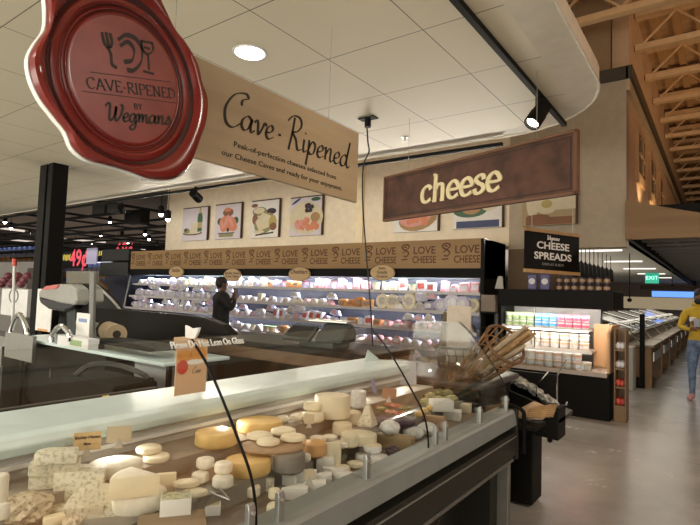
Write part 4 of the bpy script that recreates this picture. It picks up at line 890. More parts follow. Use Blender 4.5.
# product families along each shelf, far end -> near end, as in the photo
FAM = [
 [(-13.2, -11.2, [3, 0, 4]), (-11.2, -9.2, [6, 5, 8]), (-9.2, -8.2, [5, 8, 4]), (-8.2, -7.2, [12, 14, 4]), (-7.2, -5.4, [5, 14, 9]), (-5.4, -4.0, [8, 6, 7]), (-4.0, -3.2, [9, 15])],
 [(-13.2, -9, [3, 4, 3]), (-9, -7.6, [0, 8, 5]), (-7.6, -6.1, [0, 1, 15]), (-6.1, -5.2, [12, 13]), (-5.2, -4.2, [10, 1, 0]), (-4.2, -3.2, [10, 11, 4])],
 [(-13.2, -8, [3, 0, 4, 2]), (-8, -6, [0, 2, 7]), (-6, -5, [13, 7, 5]), (-5, -3.2, [7, 15, 2])],
 [(-13.2, -9, [4, 2, 0]), (-9, -7.5, [6, 0, 4]), (-7.5, -5.5, [0, 12, 1]), (-5.5, -3.2, [2, 0, 15])],
 [(-13.2, -8, [4, 2, 5]), (-8, -6, [2, 4, 13]), (-6, -3.2, [15, 1, 2, 0])]]
for si, (z, y) in enumerate(SH):
    for a_, b_, ks in FAM[si]:
        x = a_+.1
        while x < b_-.06:
            k = rp.choice(ks); stepx = .185
            put(k, (x, y+.12+rp.uniform(0, .03), z+.001), rp.uniform(-.25, .25), SN[si], SN[si])
            if si in (1, 2, 4) and rp.random() < .55 and k in (0, 1, 2, 3, 4, 15): put(rp.choice([0, 2, 3]), (x+.03, y+.14, z+(.2 if k in (3, 4) else .145)*(1 if z > .5 else .86)), rp.uniform(-.3, .3), 'stacked '+SN[si], 'stacked '+SN[si])
            x += stepx+rp.uniform(0, .02)
# ================================================================ black end cold case
EX0, EX1 = -2.84, -1.24
ec = thing('cheese_spreads_cold_case', 'black open cold case with lit shelves of spreads below the CHEESE SPREADS sign', 'refrigerated case', (-2.05, 8.2, 0)); EW = dict(parent=ec, world=True)
MB().box(EX0, EX1+.04, YF-.08, YF+.75, 1.50, 1.76).build('canopy', M_black, bevel=.01, **EW)
MB().box(EX0, EX1-.25, YF+.6, YF+.75, .1, 1.5).build('back_wall', mat('light_liner', (.25, .25, .25), .5), **EW)
MB().box(EX0, EX0+.04, YF-.05, YF+.7, .0, 1.5).build('end_panel', M_black, **EW)
MB().box(EX0, EX1, YF-.2, YF+.7, 0, .60).build('base', M_black, **EW)
MB().box(EX0+.04, EX1-.03, YF-.22, YF+.5, .58, .64).build('lower_deck', mat('deck_pink_grey', (.45, .38, .34), .5), **EW)
for z, x1 in ((1.20, -1.55), (.895, -1.5)):
    MB().box(EX0+.04, x1, YF+.02, YF+.5, z-.025, z).build('shelf', mat('shelf_pinkish', (.62, .52, .46), .4), **EW)
    MB().box(EX0+.04, x1, YF+.005, YF+.02, z-.04, z+.015).build('price_rail', M_whiteP, **EW)
q = MB(); q.prism([(YF-.2, .64), (YF+.62, .64), (YF+.62, 1.28), (YF+.0, 1.28), (YF-.2, 1.18)], .03, ((EX1-.03, 0, 0), (0, 1, 0), (0, 0, 1), (1, 0, 0))); q.build('wood_end_panel', M_woodP, **EW)
MB().box(EX1-.30, EX1-.04, YF+.35, YF+.38, .64, 1.28).build('wood_inner_panel', M_woodP, **EW)
MB().box(EX0+.04, EX1-.03, YF-.212, YF-.205, .64, .74).build('front_glass', M_glass2, **EW)
for x in (EX0+.55,): MB().tube([(x, YF-.03, .62), (x, YF-.03, 1.5)], .008, 6).build('front_post', M_chrome, **EW)
# side shelf unit
M_rack = wood('rack_wood', (.17, .10, .05), (.25, .16, .085), 'Z', 3, .5)
su = thing('wooden_side_rack', 'narrow wooden rack with four shelves of snacks on the side of the black cold case', 'rack', (EX1+.1, YF+.3, 0)); RW = dict(parent=su, world=True)
MB().box(EX1+.045, EX1+.19, YF+.10, YF+.12, 0, 1.24).build('back_panel', M_rack, **RW); MB().box(EX1+.175, EX1+.19, YF-.14, YF+.10, 0, 1.24).build('side_panel', M_rack, **RW); MB().box(EX1+.045, EX1+.06, YF-.14, YF+.10, 0, 1.24).build('side_panel', M_rack, **RW)
MB().box(EX1+.06, EX1+.175, YF-.13, YF+.10, 0, .2).build('plinth', M_rack, **RW)
for z in (.22, .47, .72, .97): MB().box(EX1+.06, EX1+.175, YF-.13, YF+.10, z-.02, z).build('shelf', M_rack, **RW)
for z, k, nme in ((.22, P_red, 'red snack packet on the lowest shelf of the wooden side rack'), (.47, P_red, 'red snack packet on the second lowest shelf of the wooden side rack'), (.72, P_white, 'white snack packet on the third shelf of the wooden side rack'), (.97, P_white, 'white snack packet on the top shelf of the wooden side rack')):
    first = None
    for i in range(4):
        loc = (EX1+.092+(i % 2)*.05, YF-.09+(i//2)*.09, z+.001)
        if first is None:
            first = MB().ball((0, 0, .05), 1, .038, .045, .05, rough=.12, seed=3).build('snack_packet', k, None); first.location = loc; tag(first, nme, 'packet', nme.replace('packet', 'packets'))
        else:
            c = first.copy(); COL.objects.link(c); c.location = loc
def ec_tub(m, ml, r=.054, h=.10):
    o = MB().lathe([(r*.8, 0), (r, h*.85), (r*.9, h*.85)], n=14).build('spread_tub', m, None, smooth=True)
    MB().lathe([(r*1.05, h*.85), (r*1.05, h), (r, h)], n=14).build('tub_lid', ml, o)
    MB().cyl((0, 0, h*.2), (0, 0, h*.6), r*.96, r*1.0, 14).build('tub_label', ml, o); return o
tubs = {'green': ec_tub(P_white, P_green), 'blue': ec_tub(P_white, pm('pack_sky', (.12, .42, .75))), 'pink': ec_tub(P_white, pm('pack_rose', (.8, .15, .25))), 'cream': ec_tub(P_cream, P_white, .066, .115), 'peach': ec_tub(pm('pack_peach', (.75, .48, .3)), P_white, .066, .115)}
ud = {}
def putt(k, loc, where):
    lb = f'{k} labelled spread tub {where}'; g = f'{k} spread tubs {where}'; o = tubs[k]
    if k not in ud: ud[k] = 1; o.location = loc; return tag(o, lb, 'tub', g)
    o = dup(o, loc, None, lb, g); o['category'] = 'tub'
for r_ in range(2):
    for i in range(11):
        x = EX0+.12+i*.112; k = 'green' if i < 4 else 'blue' if i < 7 else 'pink'
        putt(k, (x, YF+.09, 1.201+.101*r_), 'on the top shelf of the black cold case, '+('lower' if r_ == 0 else 'upper')+' layer')
for i in range(9):
    x = EX0+.14+i*.135
    for r_ in range(2): putt('cream' if i < 3 or i % 2 else 'peach', (x, YF+.1, .896+.116*r_), 'on the middle shelf of the black cold case, '+('lower' if r_ == 0 else 'upper')+' layer')
for i in range(10):
    x = EX0+.14+i*.128
    for r_ in range(2 if i != 9 and i != 1 else 1): putt('cream' if i % 2 else 'peach', (x, YF-.1, .641+.102*r_), 'on the bottom deck of the black cold case, '+('lower' if r_ == 0 else 'upper')+' layer')
# small things on top / beside
o = MB().prism([(-.07, 0), (.07, 0), (.05, .2), (-.02, .2)], .02, ((0, 0, 0), (1, 0, 0), (0, 0, 1), (0, 1, 0))).build('price_tent_card', mat('tent_card', (.45, .45, .4), .6), None); o.location = (*at(499, 292, 'Y', YF+.1).xy, 1.765); tag(o, 'pale tent card standing on the black cold case next to the wall case', 'card')
first = None
for r_ in range(2):
    for i in range(7):
        loc = (-2.1+i*.115, YF+.62, 1.762+r_*.115)
        if first is None:
            first = MB().cyl((0, 0, 0), (0, 0, .10), .044, n=14).build('jam_jar', C_dark, None, smooth=True); MB().cyl((0, 0, .10), (0, 0, .112), .04, n=14).build('jar_lid', M_black, first); MB().cyl((0, 0, .03), (0, 0, .075), .046, n=14).build('jar_label', C_brownp, first)
            first.location = loc; tag(first, 'dark jar with brown label behind the top of the black cold case', 'jar', 'jars behind the black cold case')
        else: dup(first, loc)
for i, x in enumerate((-2.72, -2.52)):
    o = MB().box(-.08, .08, -.03, .03, 0, .26).build('coffee_bag', mat('bag_violet', (.07, .06, .2), .4), None, bevel=.02); MB().cyl((0, -.033, .14), (0, -.031, .14), .05, n=16).build('round_label', M_whiteP, o); o.location = (x+.25, YF+.45, 1.762)
    tag(o, ['dark violet bag with white round label beneath the CHEESE SPREADS sign', 'dark violet bag with white round label next to the dark jars'][i], 'bag')
first = None
for i in range(9):
    p = at(577+i*4.2, 263+i*1.0, 'Y', YW+1.2+i*.45)
    if first is None:
        first = MB().lathe([(.07, -.26), (.06, 0), (.02, .05), (.008, .08), (.008, .75)], n=12).build('pendant_shade', M_black, None, smooth=True); first.location = p; first.name = 'pendant_lamp'; tag(first, 'small black pendant lamp shade in the row beyond the cold case', 'pendant lamp', 'black pendants beyond the cold case'); 
        first['group'] = 'black pendants beyond the cold case'
    else: c = first.copy(); COL.objects.link(c); c.location = p
# grey bin and dark gap between the cases
o = MB().box(-.11, .11, -.08, .08, 0, .26).build('taupe_box', mat('taupe_carton', (.25, .2, .16), .7), None); o.location = (-2.97, YF-.1, 1.40); tag(o, 'taupe carton on a dark shelf between the wall case and the cold case', 'box')
br = thing('dark_rack', 'dark rack of black shelves between the wall case and the cold case', 'rack', (-2.97, YF-.05, 0))
for z in (.3, .6, .9, 1.15, 1.39): MB().box(-.13, .13, -.12, .1, z-.02, z).build('shelf', M_black, br)
for x in (-.13, .11): MB().box(x, x+.02, -.12, .1, 0, 1.39).build('upright', M_char, br)

# ================================================================ service island behind the case
M_blk = mat('counter_black', (.008, .007, .006), .5, spec=.15); M_floorm = mat('mat_black', (.02, .02, .02), .8)
isl = thing('service_counter', 'dark rear service counter with brown wood band in front of the cheese wall case', 'counter', (-3.7, 4.4, 0)); IW = dict(parent=isl, world=True)
MB().box(-5.05, -2.5, 3.75, 4.6, 1.02, 1.08).build('counter_top', M_blk, bevel=.01, **IW)
MB().box(-5.05, -2.5, 3.78, 4.55, .90, 1.02).build('wood_band', M_woodD, **IW)
MB().box(-5.05, -2.5, 3.82, 4.5, 0, .90).build('cabinet', M_blk, **IW)
# curved black case seen from its end, left of the counter
bc = thing('black_curved_case', 'long black low case with a rounded end behind the tissue box', 'display case', (-6.6, 4.4, 0)); BW = dict(parent=bc, world=True)
def arcp(px, pts): return pts
pts = [at(x, y, 'Y', 4.1) for x, y in ((40, 306), (100, 308), (150, 312), (188, 316), (205, 318), (222, 325), (234, 338), (238, 352))]
MB().prism([(p.x, p.z) for p in pts]+[(pts[-1].x, .4), (pts[0].x, .4)], .12, ((0, 4.1, 0), (1, 0, 0), (0, 0, 1), (0, 1, 0))).build('back_panel', mat('panel_olive_black', (.011, .009, .006), .5, spec=.2), **BW)
MB().box(pts[0].x, -5.12, 4.23, 4.9, 0, .95).build('cabinet', M_blk, **BW)
# rear curved counter end beyond the display case
q = [at(x, y, 'Y', 3.75) for x, y in ((420, 362), (440, 350), (470, 347), (495, 352), (508, 372), (512, 400))]
ce = thing('dark_curved_counter', 'dark grey curved counter end where the baskets stand', 'counter', (-1.7, 3.9, 0)); CE = dict(parent=ce, world=True)
MB().box(-2.3, -1.35, 3.4, 4.05, .0, .98).build('cabinet', M_blk, **CE)
MB().box(-2.45, -1.30, 3.35, 4.12, .98, 1.03).build('counter_top', mat('counter_grey', (.07, .065, .06), .3), bevel=.02, **CE)
# scale with printer
def scale(loc, rz, label, s=1.0):
    t = thing('deli_scale', label, 'scale', loc, rz)
    MB().box(-.2*s, .2*s, -.16*s, .16*s, 0, .06*s).build('base', M_char2, t, bevel=.015*s)
    q = MB(); q.prism([(-.16*s, .06*s), (.14*s, .06*s), (.16*s, .13*s), (.12*s, .22*s), (.04*s, .24*s), (-.10*s, .15*s)], .3*s, ((-.02*s, 0, 0), (0, 1, 0), (0, 0, 1), (1, 0, 0))); q.build('printer_housing', M_char2, t, bevel=.02*s)
    q = MB(); q.box(-.36*s, -.04*s, -.14*s, -.10*s, .02*s, .24*s, rot=(-.95, 0, 0)); g = q.build('display_housing', M_char2, t, bevel=.012*s)
    MB().box(-.33*s, -.07*s, -.143*s, -.139*s, .05*s, .21*s, rot=(-.95, 0, 0), piv=(-.2*s, -.12*s, .13*s)).build('screen', M_blackg, g)
    q = MB(); q.box(-.2*s, .25*s, .0, .2*s, .24*s, .262*s); q.build('weigh_plate', M_steel, t, bevel=.006)
    return t
p = at(322, 352, 'Y', 4.45); scale((at(322, 352, 'Y', 3.95).x, 3.98, 1.08), .12, 'grey deli scale with sloping screen and printer on the rear counter', 1.0)
# work table
wt = thing('work_table', 'white topped staff work table with grey drawers below', 'table', (-5.4, 3.2, 0)); TW = dict(parent=wt, world=True)
MB().box(-7.3, -4.06, 2.78, 3.55, .90, .935).build('table_top', M_white, bevel=.01, **TW)
for x in (-7.2, -4.12): 
    for y in (2.85, 3.45): MB().box(x, x+.04, y, y+.04, 0, .9).build('leg', M_black, **TW)
MB().box(-7.15, -4.12, 2.95, 3.5, .12, .16).build('under_shelf', M_black, **TW)
MB().box(-7.15, -5.3, 2.92, 3.5, .16, .9).build('black_cabinet', M_black, **TW)
for x in (-6.5, -5.9): MB().box(x, x+.012, 2.905, 2.92, .5, .6).build('cabinet_handle', M_steel, **TW)
dr = thing('drawer_unit', 'grey plastic drawer unit under the white work table', 'drawer unit', (-4.42, 3.08, .16)); 
MB().box(-.3, .3, -.18, .25, 0, .72).build('body', mat('drawer_grey', (.2, .21, .21), .5), dr, bevel=.01)
for i in range(3):
    g = MB().box(-.26, .26, -.2, -.18, .03+i*.235, .225+i*.235).build('drawer', mat('drawer_front', (.32, .33, .33), .4), dr, bevel=.008); MB().box(-.08, .08, -.215, -.2, .1+i*.235, .13+i*.235).build('handle', M_char, g)
def on_t(px, py, z=.936): return at(px, py, 'Z', z)
# black tray
p = on_t(150, 352); t = thing('black_tray', 'large black lid shaped tray lying over the edge of the white table', 'tray', (-5.0, 3.05, .99))
MB().prism([(-.62, 0), (.55, 0), (.68, .03), (.3, .055), (-.5, .045)], .34, ((0, -.17, 0), (1, 0, 0), (0, 0, 1), (0, 1, 0))).build('tray_body', M_black, t, bevel=.012)
for x in (-.5, -.38): MB().box(x, x+.05, -.18, -.13, -.052, 0).build('hook', M_black, t)
# film roll and dispenser
p = on_t(128, 340); t = thing('paper_roll', 'brown roll of wrapping paper lying across the table', 'paper roll', (-6.0, 3.38, .936))
q = MB(); q.cyl((-.2, .05, .115), (.3, -.12, .115), .115, n=28); q.build('roll', mat('kraft_roll', (.42, .32, .2), .6), t, smooth=True); 
q = MB(); q.cyl((.3, -.12, .115), (.303, -.121, .115), .045, n=20); q.build('core', M_ink, t)
t = thing('tape_dispenser', 'light grey plastic dispenser stand beside the brown paper roll', 'dispenser', (-6.35, 3.22, .936))
q = MB(); q.prism([(-.16, 0), (-.1, .16), (-.2, .24), (.22, .22), (.14, .15), (.18, 0), (.08, 0), (.03, .14), (-.03, .14), (-.07, 0)], .12, ((0, -.06, 0), (1, 0, 0), (0, 0, 1), (0, 1, 0))); q.build('stand', mat('dispenser_grey', (.42, .42, .4), .45), t, bevel=.008)
# tissue box
p = at(182, 345, 'Y', 3.5); t = thing('tissue_box', 'brown tissue box with a white tissue sticking out', 'tissue box', (p.x+.2, 3.46, .936))
MB().box(-.2, .2, -.07, .07, 0, .145).build('carton', C_brownp, t, bevel=.004)
q = MB(); q.prism([(-.08, .145), (.08, .145), (.13, .22), (.15, .27), (.02, .25), (-.09, .28)], .03, ((0, -.015, 0), (1, 0, 0), (0, 0, 1), (0, 1, 0))); q.build('tissue', M_paper, t, bevel=.006)
# grinder / wrap machine
t = thing('deli_machine', 'grey and black deli machine with red labelled head on a steel column', 'machine', (-6.75, 3.2, .936)); g = mat('machine_grey', (.34, .34, .31), .4)
def ppoly(pts, Y, dep, name, m, bevel=0):
    P = [at(x, y, 'Y', Y) for x, y in pts]; MB().prism([(p.x, p.z) for p in P], dep, ((0, Y, 0), (1, 0, 0), (0, 0, 1), (0, 1, 0))).build(name, m, t, world=True, bevel=bevel)
ppoly([(38, 297), (39, 291), (45, 286), (58, 284), (70, 284), (76, 289), (77, 301), (74, 305), (60, 303)], 3.05, .34, 'head', g, .02)
ppoly([(38, 297), (74, 303), (72, 308), (62, 312), (48, 309), (40, 303)], 3.08, .28, 'hopper', M_blackg, .02)
ppoly([(41, 290), (46, 286), (59, 284.5), (56, 288.5)], 3.035, .014, 'red_label', mat('label_red', (.6, .16, .14), .5))
ppoly([(66, 271), (93, 271), (93, 284), (66, 284)], 3.25, .08, 'upper_box', mat('box_taupe', (.13, .12, .09), .5), .01)
ppoly([(78, 284), (90, 284), (89, 338), (78, 338)], 3.2, .05, 'black_column', M_black)
ppoly([(89.5, 272), (94, 272), (92.5, 344), (88.5, 344)], 3.1, .03, 'grey_post', mat('grey_post', (.2, .2, .19), .5))
ppoly([(66, 306), (75, 306), (75, 338), (67, 338)], 3.15, .2, 'lower_body', M_char2, .01)
# cards and boxes by machine
def slab(name, px0, px1, py0, py1, Y, dep, m, label, cat, bevel=0, zb=None):
    a_ = at(px0, py1, 'Y', Y); b_ = at(px1, py1, 'Y', Y); c_ = at((px0+px1)/2, py0, 'Y', Y); z0 = a_.z if zb is None else zb; z0 = (a_.z+b_.z)/2 if zb is None else zb
    o = MB().box(-(b_.x-a_.x)/2, (b_.x-a_.x)/2, 0, dep, 0, c_.z-z0).build(name, m, None, bevel=bevel); o.location = ((a_.x+b_.x)/2, Y, z0)
    return tag(o, label, cat)
o = slab('instruction_card', 35, 50, 289, 331, min(3.5, at(42, 331, 'Z', .936).y), .01, M_paper, 'tall white card with an orange foot below the deli machine head', 'card', 0, .936)
hh = max(v.co.z for v in o.data.vertices); MB().box(-.15, .15, -.004, .0, 0, .03).build('orange_edge', P_orange, o)
o = slab('instruction_card', 75, 88, 313, 344, 2.9, .01, M_paper, 'smaller white printed card at the foot of the deli machine', 'card', 0, .936)
MB().box(-.09, .09, -.003, 0, .26, .30).build('print_band', P_blue, o)
o = slab('glove_carton', 57, 88, 337, 346, 2.76, .12, M_whiteP, 'flat white and green glove carton on the table front', 'box', .004, .936); MB().box(-.05, .2, -.003, 0, .02, .08).build('green_print', P_green, o)
t = thing('black_crate', 'black plastic crate with a black liner bag beneath the work table', 'crate', (-4.75, 2.45, 0)); p = at(110, 375, 'Y', 2.45); t.location.x = p.x
MB().box(-.42, .42, -.2, .2, 0, p.z-.02).build('body', M_black, t, bevel=.02); MB().tube(catmull([(-.3, -.15, p.z-.02), (-.15, -.1, p.z+.08), (.1, 0, p.z+.1), (.38, .1, p.z+.03), (.3, .15, p.z-.06)], 5), .025, 6).build('liner_fold', mat('liner_sheen', (.05, .05, .05), .2), t, smooth=True)
p = at(107, 392, 'Y', 2.15); o = MB().ball((0, 0, 0), 1, .04, .03, .03, n=24, rough=.15, seed=2).build('yellow_sponge', P_yel, None); o.location = (-2.42, at(107, 392, 'X', -2.42).y, 1.055); tag(o, 'small yellow thing on the black shelf behind the white ledge', 'sponge')
t = thing('staff_shelf', 'black staff shelf running behind the white service ledge', 'shelf', (-2.4, .4, 0)); MB().box(-2.62, -2.215, -1.3, 1.75, .98, 1.03).build('shelf_top', M_black, t, world=True, bevel=.01); MB().box(-2.6, -2.3, -1.2, 1.7, .0, .98).build('body', M_black, t, world=True); MB().box(-2.63, -2.60, -1.3, 1.75, 1.0, 1.05).build('lip', M_char2, t, world=True)
# sink with taps
t = thing('steel_sink', 'steel sink basin with two curved taps at the far side of the staff area', 'sink', (-7.9, 2.72, 0)); ST = dict(parent=t, world=True)
a_ = at(8, 350, 'Y', 2.7); b_ = at(36, 350, 'Y', 2.7)
MB().box(-9.4, -7.36, 2.7, 3.2, .55, .80).build('basin', M_steel, **ST); MB().box(-9.4, -7.36, 2.72, 3.18, 0, .55).build('cabinet', M_char, **ST)
MB().box(a_.x, b_.x, 2.66, 2.7, .70, 1.0).build('splash_panel', M_steel, **ST)
for x0_, x1_, yt, yb in ((11, 27, 314, 342), (52, 70, 326, 342)):
    P = [at(x0_, yb, 'Y', 2.75), at(x0_+.5, (yt+yb)/2, 'Y', 2.75), at((x0_+x1_)/2, yt, 'Y', 2.75), at(x1_-.5, (yt+yb)/2, 'Y', 2.75), at(x1_, yb, 'Y', 2.75)]
    MB().tube(catmull([tuple(v) for v in P], 6), .028, 8).build('tap', M_chrome, smooth=True, **ST)
# left store things
o = slab('white_carton', 0, 26, 289, 316, 3.6, .4, M_whiteP, 'white carton with a printed emblem at the edge beyond the taps', 'box', .01)
q = MB(); q.tube([(math.cos(a)*.13, -.004, .33+math.sin(a)*.11) for a in [2*PI*i/20 for i in range(20)]], .012, 4, True); q.build('emblem', mat('emblem_grey', (.25, .25, .24), .5), o)
for v in o.children[0].data.vertices: v.co.x *= 1.3
bx = o
rg = random.Random(5)
mplum = mat('dark_plum_fruit', (.12, .02, .03), .3)
for i in range(9):
    p = at(2+i*3.2, 284-(i % 3)*4, 'Y', 3.75); b_ = MB().ball((0, 0, 0), .07, rough=.03, seed=i).build('plum_fruit', mplum, None, smooth=True); b_.location = (p.x, 3.75, p.z+.0)
    tag(b_, 'dark red fruit piled on the white carton', 'fruit', 'dark red fruit on the white carton')
t = thing('pole_stand', 'thin white pole with a red tip in front of the white carton', 'pole', (at(14, 340, 'Y', 3.3).x, 3.3, 0)); p1 = at(14.5, 266, 'Y', 3.3); p2 = at(14.5, 259, 'Y', 3.3)
MB().tube([t.location, p1], .022, 8).build('pole', M_whiteP, t, world=True); MB().tube([p1, p2], .034, 8).build('red_tip', P_red, t, world=True)
slab('grey_cabinet', -6, 35, 262, 308, 7.0, .6, mat('cab_grey', (.3, .28, .27), .5), 'grey cabinet beyond the white carton', 'cabinet', 0, 0)
slab('dark_cabinet', 25, 42, 268, 305, 6.4, .5, mat('cab_dark', (.05, .035, .03), .5), 'dark brown cabinet beside the black column', 'cabinet', 0, 0)
slab('charcoal_cabinet', 101, 128, 249, 261, 8.05, .7, M_char, 'upper charcoal box at the end of the wooden header', 'cabinet', .02)
slab('charcoal_cabinet', 99, 127, 262, 276, 7.95, .7, M_char, 'lower charcoal box at the end of the wooden header', 'cabinet', .02)
slab('navy_end_panel', 103, 124, 276, 312, 7.9, .6, M_navy, 'dark navy case end below the charcoal boxes', 'cabinet', 0, 0)
# white outlined curved glass end
P = [at(x, y, 'Y', 5.0) for x, y in ((90, 283), (97, 286), (105, 293), (113, 301), (121, 311))]
t = thing('glass_case_end', 'curved case end outlined by a pale edge behind the deli machine', 'display case', (P[0].x, 5.0, 0))
MB().tube(catmull([tuple(v) for v in P], 5), .022, 6).build('pale_edge', M_whiteP, t, world=True, smooth=True)
MB().prism([(v.x, v.z) for v in P]+[(P[-1].x, .6), (P[0].x, .6)], .08, ((0, 5.02, 0), (1, 0, 0), (0, 0, 1), (0, 1, 0))).build('end_panel', M_char, t, world=True)
MB().box(P[0].x, P[-1].x+.2, 5.1, 5.8, 0, 1.0).build('cabinet', M_black, t, world=True)
q = [at(x, y, 'Y', 7.2) for x, y in ((80, 291), (86, 282), (94, 280), (102, 284), (108, 292))]
o = MB().tube(catmull([tuple(v) for v in q], 5), .07, 8).build('brown_arch', M_woodD, None, smooth=True); MB().box(q[0].x-.05, q[0].x+.05, 7.15, 7.25, 0, q[0].z).build('post', M_woodD, o); MB().box(q[-1].x-.05, q[-1].x+.05, 7.15, 7.25, 0, q[-1].z).build('post', M_woodD, o); tag(o, 'dark brown arch over the shelves beyond the deli machine', 'arch')
# hanging price signs in the hall
def neon(px0, px1, py0, py1, Y, parts_, label):
    a_ = at(px0, py1, 'Y', Y); b_ = at(px1, py0, 'Y', Y); t = thing('hanging_price_sign', label, 'sign', ((a_.x+b_.x)/2, Y, a_.z))
    MB().box(a_.x, b_.x, Y, Y+.06, a_.z, b_.z).build('board', M_black, t, world=True)
    for s, u, v, sz, m in parts_:
        if s == '#':   # unreadable yellow lettering: slanted strokes
            q = MB(); hh_ = (b_.z-a_.z); x0_ = a_.x+(b_.x-a_.x)*.05; st_ = (b_.x-a_.x)*.33/6
            for k in range(6): q.prism([(x0_+k*st_, a_.z+hh_*(.35+.04*(k % 3))), (x0_+k*st_+st_*.6, a_.z+hh_*.38), (x0_+k*st_+st_*.8, a_.z+hh_*(.66+.05*(k % 2))), (x0_+k*st_+st_*.25, a_.z+hh_*.64)], .006, ((0, Y-.006, 0), (1, 0, 0), (0, 0, 1), (0, 1, 0)))
            q.build('lettering', m, t, world=True); continue
        text(s, (b_.z-a_.z)*sz, m, ((a_.x+(b_.x-a_.x)*u, Y-.002, a_.z+(b_.z-a_.z)*v), (1, 0, 0), (0, 0, 1), (0, -1, 0)), t, d=.004, offset=(b_.z-a_.z)*.02)
    MB().tube([((a_.x+b_.x)/2, Y+.03, b_.z), ((a_.x+b_.x)/2, Y+.03, 4.45)], .01, 5).build('hanging_wire', M_black, t, world=True)
N_red = mat('sign_red', (.85, .08, .1), .5, emit=.5, emcol=(.9, .1, .14), n=0); N_yel = mat('sign_yellow', (.8, .65, .08), .5, emit=.35, emcol=(.8, .65, .08), n=0); N_w = mat('sign_white', (.7, .7, .75), .5, emit=.3, emcol=(.7, .7, .8), n=0)
neon(60, 88, 247, 268, 13, [('49¢', .68, .45, 1.15, N_red), ('#', .2, .5, .4, N_yel)], 'black hanging sign with a big red 49 cent price')
neon(96, 140, 243, 262, 13, [('69¢', .66, .62, 1.2, N_red), ('#', .18, .45, .5, N_yel)], 'black hanging sign with a red 69 cent price above the charcoal boxes')
o = slab('notice_board', 86, 96, 248, 264, 12.8, .05, mat('notice_lilac', (.5, .48, .62), .5, emit=.15), 'pale notice board between the two hanging price signs', 'sign')
# lit grocery shelves far left
for r_, (px0, px1) in enumerate(((-30, 36), (60, 128))):
    Y = 17+r_*3; a_ = at(px0, 275, 'Y', Y); b_ = at(px1, 245, 'Y', Y); z1 = b_.z if r_ == 0 else at(px1, 262, 'Y', Y).z
    t = thing('grocery_shelving', ['brightly lit grocery shelving far beyond the grey cabinet', 'grocery shelving far beyond the deli machine'][r_], 'shelving', ((a_.x+b_.x)/2, Y, 0))
    MB().box(a_.x, b_.x, Y+.5, Y+.6, 0, z1).build('back_panel', mat('shelf_white', (.6, .6, .66), .5), t, world=True)
    for j in range(5): MB().box(a_.x, b_.x, Y, Y+.5, z1-.35-j*.42, z1-.32-j*.42).build('shelf', M_whiteP, t, world=True)
    MB().box(a_.x, b_.x, Y-.1, Y+.0, z1-.02, z1+.05).build('light_strip', mat('strip_glow', (.8, .8, 1), .5, emit=2.2, emcol=(.8, .82, 1)), t, world=True)
    first = None
    for j in range(5):
        n_ = 14
        for i in range(n_):
            x = a_.x+.3+(b_.x-a_.x-.6)*i/(n_-1); m = [P_blue, P_white, P_lil, P_red, P_orange, P_white][(i*3+j*2) % 6]
            if i % 2 == 0 or first is None:
                first = MB().box(-.22, .22, -.12, .12, 0, .3).build('grocery_carton', m, None); first.location = (x, Y+.2, z1-.32-j*.42); tag(first, f'small colourful grocery carton on the lit shelving '+('beyond the grey cabinet' if r_ == 0 else 'beyond the deli machine'), 'carton', 'grocery cartons '+('beyond the grey cabinet' if r_ == 0 else 'beyond the deli machine'))
            else: c = first.copy(); COL.objects.link(c); c.location = (x, Y+.2, z1-.32-j*.42)
# hall ceiling rails and lamps
first = None
for i in range(14):
    y = 6.6+i*1.25
    o = MB().box(-45, -13.4, -.03, .03, -.04, .04).build('ceiling_rail', M_black, None) if first is None else first.copy()
    if first is None: first = o
    else: COL.objects.link(o)
    o.location = (0, y, 3.95-.25*(i % 3)); tag(o, 'black rail under the dark ceiling of the grocery hall', 'rail', 'black rails of the grocery hall')
first = None
for i in range(9):
    x = -15-i*2.8
    o = MB().box(-.04, .04, 6, 26.5, -.04, .04).build('ceiling_pipe', M_char, None) if first is None else first.copy()
    if first is None: first = o
    else: COL.objects.link(o)
    o.location = (x, 0, 4.1-.12*(i % 2)); tag(o, 'dark pipe crossing under the grocery hall ceiling', 'pipe', 'dark pipes of the grocery hall')
first = None; M_dot = emat('hall_lamp', (1, .95, .9), 14)
for i, (px, py, Y) in enumerate([(161, 214, 8.2), (168, 219, 8.0), (101, 236, 12), (122, 235, 12), (145, 234, 11.5), (149, 239, 13), (76, 230, 14), (5, 222, 8), (11, 228, 8.5), (92, 243, 16), (30, 232, 12), (110, 222, 11), (128, 243, 18), (98, 222, 13), (44, 240, 18), (70, 238, 18), (157, 244, 18), (138, 228, 15), (20, 238, 18)]):
    p = at(px, py, 'Y', Y); s = Y/13*.8+.2
    if first is None:
        first = MB().lathe([(.06, .0), (.075, .0), (.075, .2), (.03, .24)], n=12).build('hall_spotlight', M_black, None); MB().cyl((0, 0, -.012), (0, 0, .0), .065, n=12).build('lens', M_dot, first); MB().ball((0, 0, -.015), .06).build('bulb', M_dot, first)
        MB().tube([(0, 0, .2), (0, 0, 2.0)], .008, 5).build('stem', M_black, first); first.location = p; tag(first, 'bright spotlight hanging below the dark ceiling of the grocery hall', 'spotlight', 'spotlights of the grocery hall')
    else: dup(first, p)
for i, (px0, px1, py, Y) in enumerate(((3, 36, 239, 14), (60, 105, 239, 15), (94, 145, 247, 18), (0, 24, 228, 10))):
    a_ = at(px0, py, 'Y', Y); b_ = at(px1, py+3, 'Y', Y); t = MB().tube([a_, b_], .05, 6).build('strip_light', mat('dim_strip', (.8, .7, .62), .5, emit=.7, emcol=(1, .85, .75)), None); tag(t, 'pale long strip light under the grocery hall ceiling', 'strip light', 'strip lights of the grocery hall')
